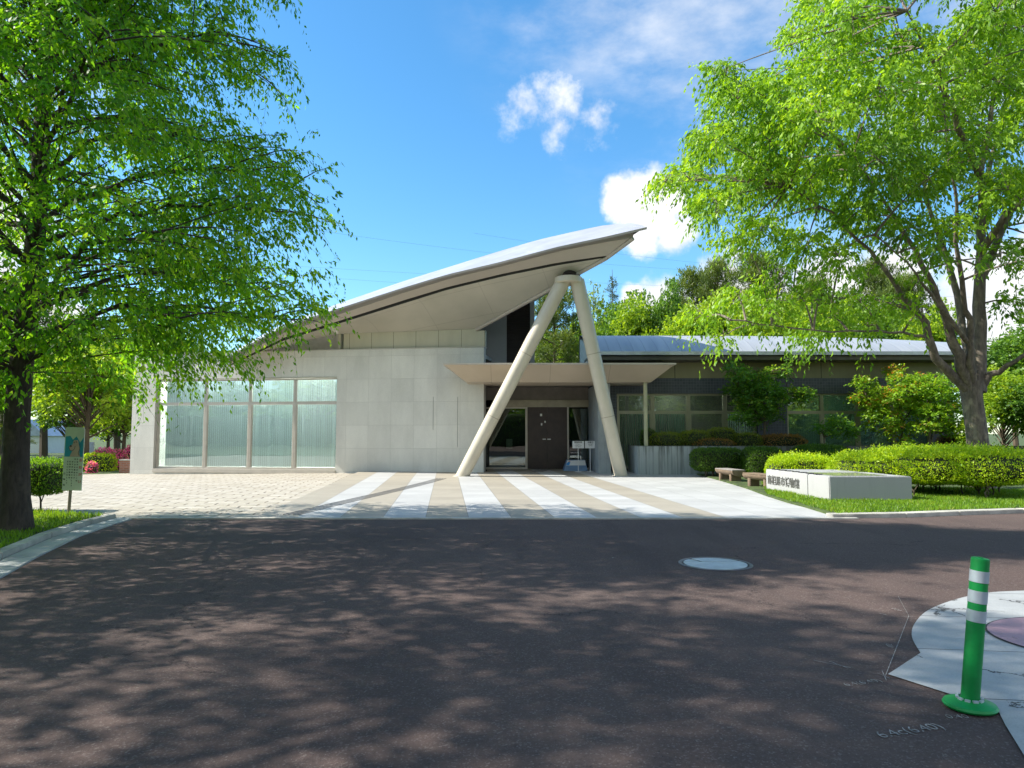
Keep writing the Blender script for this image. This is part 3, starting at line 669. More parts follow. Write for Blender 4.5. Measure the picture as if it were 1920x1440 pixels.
dx = lambda p: P(p, 812, YD).x
mb = MB()
for a_, b_ in ((985, 989), (1063.5, 1066.5)): mb.box(dx(a_), dx(b_), YD - .03, YD + .05, 0, hz0)
mb.box(xL, dx(985), YD - .03, YD + .05, .0, .09); mb.box(xL, dx(985), YD - .03, YD + .05, hz0 - .06, hz0); ef = mb.build('entrance_frame', M['steel'], bld)
MB().box(dx(1066.5), xr, YD - .03, YD + .05, 0, .07).build('sill', M['steel'], ef)
for a_, b_ in ((xL, dx(985)), (dx(1066.5), xr)):
    MB().box(a_, b_, YD + .005, YD + .015, .09, hz0 - .06).build('pane', M['glassdark'], ef)
MB().box(dx(989), dx(1026), YD, YD + .05, .02, hz0).build('door', M['dooorwood'], bld, bevel=.003)
d2 = MB().box(dx(1026) + .005, dx(1063.5), YD, YD + .05, .02, hz0).build('door', M['dooorwood'], bld, bevel=.003)
doors = [o for o in bld.children if o.name.startswith('door') and 'header' not in o.name]
for o, px0 in zip(doors, (1020, 1029)):
    q = P(px0 + .5, 823.5, YD - .03); MB().box(q.x - .065, q.x + .065, YD - .06, YD - .002, q.z - .018, q.z + .018).build('door_handle', M['whitepaint'], o)
mb = MB()
for (px0, py0, wd, hg) in ((1014.5, 778, .085, .10), (1015.5, 795.5, .06, .10), (1022, 791, .06, .08)):
    q = P(px0, py0, YD); MB().box(q.x - wd / 2, q.x + wd / 2, YD - .006, YD - .002, q.z - hg / 2, q.z + hg / 2).build('notice', M['whitepaint'], doors[0])
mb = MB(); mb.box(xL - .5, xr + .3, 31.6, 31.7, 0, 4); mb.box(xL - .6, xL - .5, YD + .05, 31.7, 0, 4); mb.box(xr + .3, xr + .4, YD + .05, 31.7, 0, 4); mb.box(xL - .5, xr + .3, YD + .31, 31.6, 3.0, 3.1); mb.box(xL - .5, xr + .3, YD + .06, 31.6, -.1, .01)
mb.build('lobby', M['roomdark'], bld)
q = P(955, 832, YD + .03); MB().box(q.x - .13, q.x + .13, YD + .02, YD + .03, q.z - .2, q.z + .2).build('notice', plain('faded_notice', (.2, .24, .2), .7, bump=0), ef)
q = P(1109, 755, YD - .07); MB().tube([(q.x, YD - .08, q.z), (q.x, YD - .061, q.z)], .11, 20).build('sensor', M['whitepaint'], bld)

# right wing
YW = 27.0; FW = Fr((0, YW, 0), (1, 0, 0), (0, -1, 0))
wx = lambda p: FW.hit(p, 812)[0]; wz = lambda y: FW.hit(1300, y)[1]
XE = wx(1790)
zw1 = wz(738); zw0 = .8; ztile = wz(709); zeave = P(1300, 662, 25.9).z
M['tile'] = facade_mat('slate_blue_tile', (.075, .085, .105), .11, .11, 0, 0, (1, 0, 0), jw=.014, jc=1.7, speck=False, var=.35, rough=.35)
M['band'] = facade_mat('olive_band_panel', (.29, .27, .15), 2.88, 9.0, -.65, 4.2, (1, 0, 0), jw=.03, jc=.25, speck=False, var=.04)
mb = MB(); FW.box(mb, wx(1146), wx(1157), -.3, 0, 0, ztile); FW.box(mb, wx(1157), wx(1421), -.3, 0, zw1, ztile); FW.box(mb, wx(1421), wx(1477), -.3, 0, 0, ztile)
FW.box(mb, wx(1477), wx(1747), -.3, 0, zw1, ztile); FW.box(mb, wx(1747), XE, -.3, 0, 0, ztile); FW.box(mb, wx(1225), wx(1421), -.3, 0, 0, zw0); FW.box(mb, wx(1477), wx(1747), -.3, 0, 0, zw0)
mb.box(XE - .3, XE, YW + .3, 36, 0, ztile); mb.build('tiled_wall', M['tile'], bld)
mb = MB(); FW.box(mb, wx(1100), XE, -.3, .02, ztile, zeave + .1); mb.box(XE - .3, XE + .01, YW + .3, 36, ztile, zeave + .1); mb.build('beige_band', M['band'], bld)
# curved metal roof of the wing
xe0 = P(1101, 660, 25.9).x; xe1 = XE + .15; npt = 12; mb = MB(); prof = []
zr = P(1300, 629, 28.9).z; z0_ = P(1300, 660, 25.8).z
for k in range(npt + 1):
    f = k / npt; y = 25.8 + 3.1 * f; prof.append((y, z0_ + (zr - z0_) * math.sin(f * math.pi / 2) ** .9))
prof.append((28.98, zr - .05)); prof.append((29.0, 4.0))
NX = 20
def wz_x(x): f = (x - xe0) / (xe1 - xe0); return -.05 - .30 * f ** 4
top = []; 
for j in range(NX + 1):
    x = xe0 + (xe1 - xe0) * j / NX
    for (y, z) in prof: top.append((x, y, z + (wz_x(x) if y > 26 else 0) * min(1, (y - 25.8) / 2.5)))
npf = len(prof); mb.add(top, [(j * npf + i, (j + 1) * npf + i, (j + 1) * npf + i + 1, j * npf + i + 1) for j in range(NX) for i in range(npf - 1)])
k0 = len(mb.v); mb.add([(v[0], v[1] + (.01 if i % npf == 0 else 0), v[2] - .13) for i, v in enumerate(top)], [(j * npf + i, j * npf + i + 1, (j + 1) * npf + i + 1, (j + 1) * npf + i) for j in range(NX) for i in range(npf - 1)])
m, t, b = new_mat('standing_seam'); p_ = pos(t); sx_ = t.line(t.xyz(p_)[0], .46, .035); wn = t.noise(t.scale(p_, (2.1, .2, .2)), 1.2, 3)
t.put(b.inputs['Base Color'], t.mix(t.m('MULTIPLY', sx_, .5), t.mix(t.smooth(wn, .3, .7), (.42, .44, .47), (.52, .53, .55)), (.3, .32, .36))); b.inputs['Roughness'].default_value = .4; b.inputs['Metallic'].default_value = .3
t.put(b.inputs['Normal'], t.bump(sx_, .8, .03)); M['seam'] = m
wr = mb.build('wing_roof', M['seam'], bld, True)
mb = MB(); mb.box(xe0, xe1, 25.74, 25.80, z0_ - .11, z0_ + .02); mb.build('gutter_edge', plain('pale_gutter', (.55, .58, .62), .4, .3, bump=0), wr)
mb = MB(); mb.box(xe0, xe1, 25.93, 26.98, z0_ - .28, z0_ - .20); mb.box(xe0, xe1, 25.93, 25.98, z0_ - .20, z0_ - .135); mb.build('eave_soffit', plain('dark_eave', (.12, .11, .09), .6, bump=0), wr)
mb = MB()   # ribbed gable end of the wing
gx = xe0
for k in range(11):
    y = 26.1 + k * .25; mb.box(gx + .02, gx + .06 + .03 * (k % 2), y, y + .25, 3.9, z0_ + .02 + (zr - z0_) * math.sin(min(1, (y - 25.8) / 3.1) * math.pi / 2) * .8)
mb.build('gable_cladding', plain('white_cladding', (.62, .62, .60), .5, bump=0), wr)
ztw = wz(773)
b1 = [wx(p) for p in (1158, 1225, 1293, 1362, 1421)]; b2 = [wx(p) for p in (1477, 1545, 1612, 1679, 1747)]
for k in range(4):
    window(FW, (b1[k] + .003, b1[k + 1] - .003), ztw, (.12 if k == 0 else zw0), zw1, -.10, M['wingframe'], M['glassdark'], M['blinddim'], 20 + k, lower_blind=(k != 2), upper_blind=False, slatang=1.25, fw=.075)
for k in range(4):
    window(FW, (b2[k] + .003, b2[k + 1] - .003), ztw, zw0, zw1, -.10, M['wingframe'], M['glassdark'], M['panelwhite'] if k > 1 else M['blinddim'], 30 + k, lower_blind=True, upper_blind=(k < 2), panel=(k > 1), slatang=.4, fw=.06)
mb = MB(); a_, b_ = wx(1150), XE - .35
mb.box(a_, b_, 32, 32.1, 0, 4); mb.box(a_ - .1, a_, YW + .31, 32, 0, 4); mb.box(b_, b_ + .03, YW + .31, 32, 0, 4); mb.box(a_, b_, YW + .31, 32, 3.35, 3.4); mb.box(a_, b_, YW + .31, 32, -.05, .1)
mb.build('interior', M['room'], bld)
m, t, b = new_mat('ceiling_tube_light'); b.inputs['Emission Color'].default_value = (.9, 1, .85, 1); b.inputs['Emission Strength'].default_value = 45; b.inputs['Base Color'].default_value = (.8, .8, .8, 1)
for (x0_, x1_, y_) in ((5.9, 6.7, 28.3), (5.6, 6.6, 30.2), (7.2, 7.7, 28.3), (7.0, 7.7, 31.2), (8.2, 8.6, 28.3), (11.5, 13, 29.0), (14, 15.5, 29.0)): MB().box(x0_, x1_, y_, y_ + .08, 3.31, 3.345).build('ceiling_or_fill_lamp', m, bld)
m2 = m.copy(); m2.name = 'added_gallery_light'; b2 = m2.node_tree.nodes['Principled BSDF']; b2.inputs['Emission Color'].default_value = (1, .99, .92, 1); b2.inputs['Emission Strength'].default_value = 26; [g_.build('ceiling_or_fill_lamp', m2, bld) for g_ in GALL_FILL]  # unseen glowing strips added in the gallery to light the blinds from behind

# planter wall
pw = thing('planter_wall', (7, 24.8, 0), 'long streaked concrete planter wall below the right wing windows', 'wall')
m, t, b = new_mat('streaked_concrete'); p_ = pos(t)
s_ = t.smooth(t.noise(t.scale(p_, (5.2, 1, .16)), 1.5, 5, .75), .46, .60); s2 = t.smooth(t.xyz(p_)[2], .55, 1.1)
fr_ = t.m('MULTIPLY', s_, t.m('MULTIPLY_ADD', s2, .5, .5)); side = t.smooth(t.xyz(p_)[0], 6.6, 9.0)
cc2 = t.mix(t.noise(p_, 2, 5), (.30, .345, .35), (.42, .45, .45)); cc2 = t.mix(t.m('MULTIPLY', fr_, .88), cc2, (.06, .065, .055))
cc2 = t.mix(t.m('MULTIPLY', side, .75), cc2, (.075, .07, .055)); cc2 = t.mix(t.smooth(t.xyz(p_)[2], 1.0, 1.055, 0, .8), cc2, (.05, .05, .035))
t.put(b.inputs['Base Color'], cc2); b.inputs['Roughness'].default_value = .85; t.put(b.inputs['Normal'], t.bump(t.noise(p_, 30, 4), .3, .01)); M['streak'] = m
pwx = G(1191, 889).x; pz = P(1300, 836, 24.8).z
mb = MB(); mb.box(pwx, 30, 24.8, 25.0, 0, pz); mb.box(pwx, pwx + .2, 25.0, 26.85, 0, pz); mb.build('wall', M['streak'], pw, bevel=.01)
MB().box(pwx + .21, 29.9, 25.01, 26.85, 0, pz - .08).build('soil_bed', M['soil'], pw)

# ------------------------------------------------------------------ stone name block
A = G(1556, 944); B = G(1437, 921.5); C_ = G(1712, 944)
zt = P(1556, 893.5, A.y).z
sg = thing('name_stone', (A.x, A.y, 0), 'low granite block with dark museum name lettering on its sunlit side', 'sign')
D_ = Vector((C_.x + (B.x - A.x) * .98, C_.y + (B.y - A.y) * .9, 0))
M['sgranite'] = plain('white_granite', (.38, .38, .375), .55, var=.10, sc=90, bump=.25, bsc=150, dirt=.12)
def prism_cap(a, b_, c, d, z0, z1): return MB().prism([(q.x, q.y) for q in (a, b_, d, c)], z0, z1)
nb = (B - A); sA = A + nb * .30
gap = nb.normalized() * .006
ac = (C_ - A); c1 = sA + (D_ - C_) * 0 ; sC = C_ + (D_ - C_) * .30
prism_cap(A, sA - gap, C_, sC - gap, -.1, zt).build('front_slab', M['sgranite'], sg, bevel=.018)
mb = prism_cap(sA + gap, B, sC + gap, D_, -.1, zt + .003).build('rear_slab', M['sgranite'], sg, bevel=.014)
M['polish'] = plain('dark_polished_top', (.22, .23, .19), .15, var=.2, sc=8, bump=0)
iA = A + nb * .06 + ac * .10; iB = A + nb * .5 + ac * .12; iC = C_ + (D_ - C_) * .08 - ac * .22; iD = C_ + (D_ - C_) * .5 - ac * .2
MB().prism([(q.x, q.y) for q in (iA, iB, iD, iC)], zt - .01, zt + .005).build('inset_panel', M['polish'], sg)
mb = MB(); f0, f1 = .93, .46; word = '南相馬市博物館'
nl = Vector((-nb.y, nb.x, 0)).normalized(); 
if nl.x > 0: nl = -nl
for k, ch in enumerate(word):
    f = f0 + (f1 - f0) * k / 6; c = A + nb * f + nl * .004; c.z = .30
    add_text(mb, ch, .235, c, -nb, (0, 0, 1), .006, .006)
mb.build('lettering', plain('bronze_lettering', (.10, .10, .09), .5, .3, bump=0), sg, recalc=False)
mb = MB()
for k in range(7):
    f = .88 - .11 * k; c = A + nb * f - nl * .10; c.z = zt + .012
    add_text(mb, word[k], .17, c, -nb, nl * -1, .008, .004)
mb.build('lettering', M['black'], sg, recalc=False)

# ------------------------------------------------------------------ log benches
M['log'] = plain('weathered_log', (.19, .135, .09), .8, var=.25, sc=5, bump=.5, bsc=25, dist=.01, dirt=.3)
M['logtop'] = plain('grey_log_top', (.27, .24, .22), .8, var=.2, sc=5, bump=.4, bsc=25)
def log_bench(a, b_, r, h, label, topm):
    a = Vector(a); b_ = Vector(b_); o = thing('log_bench', (a.x, a.y, .05), label, 'bench', 'log benches beside the forecourt')
    d = (b_ - a).normalized(); n_ = Vector((-d.y, d.x, 0)); mb = MB(); N_ = 12; vs = []
    for q in (a, b_):
        for k in range(N_ + 1):
            th = math.pi * k / N_; vs.append((q.x + n_.x * r * math.cos(th), q.y + n_.y * r * math.cos(th), h - r * .8 * math.sin(th)))
    mb.add(vs, [(k, k + 1, N_ + 2 + k, N_ + 1 + k) for k in range(N_)] + [tuple(range(N_ + 1)), tuple(range(N_ + 1, 2 * N_ + 2))[::-1]])
    mb.build('seat', M['log'], o)
    mb = MB(); mb.hexa([(p.x, p.y, z) for p in (a - n_ * r, a + n_ * r, b_ - n_ * r, b_ + n_ * r) for z in (h + .001, h + .03)]); mb.build('seat_top', topm, o, bevel=.008)
    for f in (.2, .8):
        c = a + (b_ - a) * f; mb = MB(); mb.hexa([((c + n_ * i_ * r * .8 + d * j_ * .06).x, (c + n_ * i_ * r * .8 + d * j_ * .06).y, z) for i_ in (-1, 1) for j_ in (-1, 1) for z in (.0, h - r * .45)]); mb.build('leg', M['log'], o, bevel=.015)
    return o
log_bench((6.55, 19.2, 0), (6.90, 18.2, 0), .20, .38, 'brown half-log bench beside the granite name block, nearer of the two', M['log'])
log_bench((6.62, 21.9, 0), (6.78, 20.7, 0), .21, .37, 'grey topped log bench in front of the dark hedge, farther of the two', M['logtop'])

# ------------------------------------------------------------------ green delineator post
bq = G(1819, 1327); topq = P(1838.5, 1046, bq.y - .02); hh = topq.z
post = thing('delineator_post', (bq.x, bq.y, 0), 'leaning bright green flexible post with three white reflective bands and round base', 'bollard')
M['green'] = plain('green_plastic', (.004, .25, .05), .42, var=.14, sc=9, bump=.06, bsc=25, spec=.4, dirt=.22, dirtcol=(.03, .12, .05))
M['reflect'] = plain('reflective_tape', (.52, .57, .62), .35, .3, var=.06, sc=20, bump=.1, bsc=200)
MB().lathe([(.0, 0), (.126, .002), (.132, .012), (.125, .024), (.075, .040), (.058, .046), (.0, .047)], (bq.x, bq.y, .004), 48).build('base', M['green'], post, True)
ax = (topq - Vector((bq.x, bq.y, .03))); L_ = ax.length; ax.normalize(); b0 = Vector((bq.x, bq.y, .03)); r0 = .0455
body = MB(); body.tube([b0 + ax * z for z in (0, L_ - .012, L_ - .003, L_)], [r0, r0 * .98, r0 * .95, r0 * .80], 36); po = body.build('pole', M['green'], post, True)
MB().tube([b0 + ax * (L_ + .0005), b0 + ax * (L_ + .004)], r0 * .28, 12).build('cap_plug', M['green'], po, True)
for (f0, f1) in ((.715, .775) , (.80 + .0, .80) , ): pass
for (fa, fb) in ((.565, .652), (.695, .787), (.838, .925)):
    f0_, f1_ = (1 - (1 - fa)), fb
    MB().tube([b0 + ax * (L_ * (fa - .005)), b0 + ax * (L_ * (fb - .012))], r0 + .0012, 36, cap=True).build('reflective_band', M['reflect'], po, True)
mb = MB()
for k in range(10):
    a = 2 * math.pi * k / 10 + .2; c, s = math.cos(a), math.sin(a); mb.hexa([(bq.x + (r_ * c - w_ * s), bq.y + (r_ * s + w_ * c), z) for r_ in (.052, .066) for w_ in (-.013, .013) for z in (.046, .058)])
mb.build('reflector_ring', M['reflect'], post)

# ------------------------------------------------------------------ notice board on the left
nq = G(127, 968); nb_ = thing('notice_board', (nq.x, nq.y, .05), 'tall narrow notice with cartoon dog picture on a post by the left hedge', 'sign')
Yn = nq.y; c00 = P(116, 919, Yn); c10 = P(152.5, 920, Yn); c01 = P(123, 800.5, Yn); c11 = P(158.5, 801, Yn)
upv = (c01 - c00).normalized(); rtv = (c10 - c00).normalized(); bw = (c10 - c00).length; bh = (c01 - c00).length; nv = rtv.cross(upv)
M['board'] = plain('board_paint', (.74, .74, .70), .6, var=.06, bump=0)
def bq_(u, v, d): return c00 + rtv * (u * bw) + upv * (v * bh) + nv * d
def bpoly(pts, d0, d1):
    mb = MB(); n = len(pts); mb.add([bq_(u, v, d0) for u, v in pts] + [bq_(u, v, d1) for u, v in pts], [tuple(range(n)), tuple(range(n, 2 * n))[::-1]] + [(i, (i + 1) % n, n + (i + 1) % n, n + i) for i in range(n)]); return mb
bo = bpoly([(0, 0), (1, 0), (1, .97), (.93, 1), (.07, 1), (0, .97)], -.012, .0).build('board', M['board'], nb_)
bpoly([(.04, .53), (.97, .53), (.97, .84), (.80, .76), (.60, .855), (.42, .80), (.28, .86), (.04, .85)], .0005, .002).build('blue_picture', plain('blue_print', (.03, .33, .55), .6, bump=0), bo)
pinkm = plain('pink_print', (.62, .42, .42), .6, bump=0)
bpoly([(.30, .532), (.36, .58), (.42, .62), (.30, .64), (.26, .68), (.32, .715), (.42, .72), (.46, .78), (.52, .80), (.58, .79), (.66, .80), (.72, .77), (.76, .70), (.80, .66), (.78, .60), (.84, .532)], .0025, .004).build('dog_picture', pinkm, bo)
mb = MB()
for (u, v, rx, ry) in ((.34, .70, .045, .016), (.50, .755, .02, .012), (.60, .765, .02, .012)):
    pts = [(u + rx * math.cos(a), v + ry * math.sin(a)) for a in np.linspace(0, 2 * math.pi, 13)[:-1]]; k = bpoly(pts, .0045, .006); mb.add(k.v, k.f)
for line_ in ([(.26, .70), (.24, .67), (.32, .63), (.44, .625), (.54, .66), (.56, .70)], [(.78, .74), (.82, .70), (.80, .64), (.74, .60), (.76, .56), (.84, .56)]):
    mb.tube([bq_(u, v, .006) for u, v in line_], .0035, 5)
mb.build('outline', M['black'], bo)
mb = MB()
for k, ch in enumerate('おねがい'): add_text(mb, ch, .062, bq_(.88, .475 - k * .112, .003), rtv, upv, .001, .0006)
mb.build('lettering', M['red'], bo, recalc=False)
mb = MB(); rows = ['散歩中の犬のフンは', '飼い主の責任です', '必ず持ち帰りましょう', '博物館の敷地を', 'きれいにしましょう']
for j, rw in enumerate(rows):
    for k, ch in enumerate(rw): add_text(mb, ch, .028, bq_(.72 - j * .125, (.49 if j < 2 else .45) - k * .042, .003), rtv, upv, .0008, .0008)
for k, ch in enumerate('博物館'): add_text(mb, ch, .034, bq_(.09, .26 - k * .09, .003), rtv, upv, .0008, .0008)
mb.build('lettering', M['black'], bo, recalc=False)
a0 = bq_(.35, .05, -.03); mb = MB(); mb.tube([(nq.x, nq.y + .02, .0), a0 + Vector((0, .02, 0)), bq_(.55, .9, -.035)], .035, 4); mb.build('post', plain('weathered_wood_post', (.26, .21, .15), .85, var=.25, bump=.4), nb_)

# ------------------------------------------------------------------ pedestal (its mascot figure is left out) and opening-hour signs
Yp = 27.2; q0 = P(1057, 882, Yp); q1 = P(1102, 882, Yp); q2 = P(1064, 863, Yp); q3 = P(1098, 863, Yp)
ped = thing('display_pedestal', ((q0.x + q1.x) / 2, Yp, 0), 'small blue tapered pedestal with white label beside the entrance doors', 'pedestal')
zp = q2.z; mb = MB(); mb.add([(q0.x, Yp, .016), (q1.x, Yp, .016), (q1.x, Yp + .8, .016), (q0.x, Yp + .8, .016), (q2.x, Yp + .18, zp), (q3.x, Yp + .18, zp), (q3.x, Yp + .62, zp), (q2.x, Yp + .62, zp)], [(3, 2, 1, 0), (4, 5, 6, 7), (0, 1, 5, 4), (1, 2, 6, 5), (2, 3, 7, 6), (3, 0, 4, 7)])
mb.build('block', plain('blue_pedestal_paint', (.16, .27, .42), .5, bump=0), ped, bevel=.01)
def slope(u, v, d=.004): 
    a = Vector((q0.x, Yp, .016)).lerp(Vector((q1.x, Yp, .016)), u); b_ = Vector((q2.x, Yp + .18, zp)).lerp(Vector((q3.x, Yp + .18, zp)), u); c = a.lerp(b_, v); return c + Vector((0, -d, d * .4))
MB().add([slope(.03, .5), slope(.97, .5), slope(.99, .97), slope(.01, .97)], [(0, 1, 2, 3)]).build('label_plate', M['whitepaint'], ped)
MB().add([slope(.03, .52, .008), slope(.18, .52, .008), slope(.20, .80, .008), slope(.10, .84, .008), slope(.04, .72, .008)], [(0, 1, 2, 3, 4)]).build('blue_emblem', plain('blue_ink', (.03, .3, .7), .6, bump=0), ped)
MB().add([slope(.08, .84, .008), slope(.20, .84, .008), slope(.16, .95, .008)], [(0, 1, 2)]).build('red_emblem', plain('red_ink', (.6, .15, .12), .6, bump=0), ped)
Ys = 26.5
for (a_, b_, ttl, lab, lines) in ((1073.5, 1095, '開館時間', 'white opening hours sign with four large characters, left of the pair by the door', ['午前9時から', '午後4時45分まで', '入館は4時まで']), (1097, 1117.5, '休館日', 'white closing day sign with three large characters, right of the pair by the door', ['毎週月曜日', '年末年始'])):
    p0 = P(a_, 840.5, Ys); p1 = P(b_, 827, Ys); px_ = P({1073.5: 1084.5, 1097: 1107}[a_], 885, Ys).x
    s = thing('standing_sign', (px_, Ys, 0), lab, 'sign', 'pair of white standing signs by the entrance')
    MB().box(p0.x, p1.x, Ys, Ys + .02, p0.z, p1.z).build('panel', M['whitepaint'], s, bevel=.003)
    MB().tube([(px_, Ys + .035, .016), (px_, Ys + .035, p0.z + .15)], .014, 10).build('pole', M['whitepaint'], s, True)
    MB().lathe([(.13, .016), (.13, .03), (.02, .04)], (px_, Ys + .035, 0), 20).build('foot', M['whitepaint'], s)
    mb = MB(); cx = (p0.x + p1.x) / 2; add_text(mb, ttl, .075, (cx, Ys - .003, p1.z - .055), (1, 0, 0), (0, 0, 1), .001, .001)
    for k, l_ in enumerate(lines): add_text(mb, l_, .038, (cx, Ys - .003, p1.z - .125 - k * .05), (1, 0, 0), (0, 0, 1), .001, 0)
    mb.build('lettering', M['black'], s, recalc=False)
#VEG
# ------------------------------------------------------------------ vegetation tools
def unit(a): return a / np.maximum(np.linalg.norm(a, axis=-1, keepdims=True), 1e-9)
def leaf_mesh(name, Pb, Dv, L, W, tone, mat, parent=None, nrm=None, shape=.45):
    n = len(Pb); off = np.array(wloc(parent)) if parent else np.zeros(3)
    Dv = unit(Dv); rv = RNG.normal(size=(n, 3)) if nrm is None else nrm + RNG.normal(size=(n, 3)) * .45
    sd = unit(np.cross(Dv, rv)); nn = np.cross(sd, Dv)
    L = np.broadcast_to(L, (n,))[:, None]; W = np.broadcast_to(W, (n,))[:, None]
    mid = Pb + Dv * L * shape + nn * W * .12
    V = np.stack([Pb, mid - sd * W * .5, Pb + Dv * L - nn * L * .08, mid + sd * W * .5], 1).reshape(-1, 3) - off
    me = bpy.data.meshes.new(name); me.vertices.add(4 * n); me.loops.add(4 * n); me.polygons.add(n)
    me.vertices.foreach_set('co', V.astype(np.float32).ravel())
    me.loops.foreach_set('vertex_index', np.arange(4 * n, dtype=np.int32)); me.polygons.foreach_set('loop_start', np.arange(0, 4 * n, 4, dtype=np.int32))
    try: me.polygons.foreach_set('loop_total', np.full(n, 4, np.int32))
    except Exception: pass
    at = me.attributes.new('tone', 'FLOAT', 'FACE'); at.data.foreach_set('value', np.clip(np.broadcast_to(tone, (n,)), 0, 1).astype(np.float32).ravel())
    me.materials.append(mat); me.update(calc_edges=True)
    o = bpy.data.objects.new(name, me); COL.objects.link(o)
    if parent: o.parent = parent
    return o
def spray_leaves(S, Dr, Ln, droop, nl, ll, lw, hang=.5, spread=.8, tone=None, jit=.15):
    """leaves set along drooping twigs; returns arrays"""
    S = np.asarray(S, float); Dr = unit(np.asarray(Dr, float)); n = len(S); Ln = np.broadcast_to(Ln, (n,)); droop = np.broadcast_to(droop, (n,))
    tt = (np.arange(nl) + .6) / nl; T = np.broadcast_to(tt, (n, nl))[..., None]
    Pb = S[:, None] + Dr[:, None] * Ln[:, None, None] * T
    Pb[..., 2] -= (droop[:, None] * Ln[:, None] * T[..., 0] ** 2)
    tang = Dr[:, None] * np.ones((1, nl, 1)); tang = tang.copy(); tang[..., 2] -= 2 * droop[:, None] * T[..., 0]; tang = unit(tang)
    hz = unit(np.cross(tang, np.array([0, 0, 1.0])) + 1e-6); sg_ = np.where(np.arange(nl) % 2 == 0, 1, -1)[None, :, None]
    Dv = tang * .6 + hz * sg_ * spread + RNG.normal(size=(n, nl, 3)) * jit * 1.6; Dv[..., 2] -= hang
    tone = RNG.random(n) if tone is None else tone
    tn = np.clip(tone[:, None] + RNG.normal(size=(n, nl)) * .2, 0, 1)
    m = n * nl; ls = ll * (.5 + RNG.random(m))
    Pb = Pb + RNG.normal(size=Pb.shape) * ll * .25
    return Pb.reshape(m, 3), Dv.reshape(m, 3), ls, ls / ll * lw, tn.ravel()
def twigs(mb, S, Dr, Ln, droop, r):
    Dr = unit(np.asarray(Dr, float))
    for i in range(len(S)):
        p = S[i]; L_ = Ln[i]; d = Dr[i]; k = droop[i]
        mb.tube([p + d * L_ * t_ - np.array([0, 0, k * L_ * t_ * t_]) for t_ in (0, .5, 1)], [r, r * .7, r * .3], 3, cap=False)
def bez(p0, p1, p2, n): return [p0 * (1 - t_) ** 2 + p1 * 2 * t_ * (1 - t_) + p2 * t_ ** 2 for t_ in np.linspace(0, 1, n)]
A3 = lambda v: np.array((v.x, v.y, v.z))

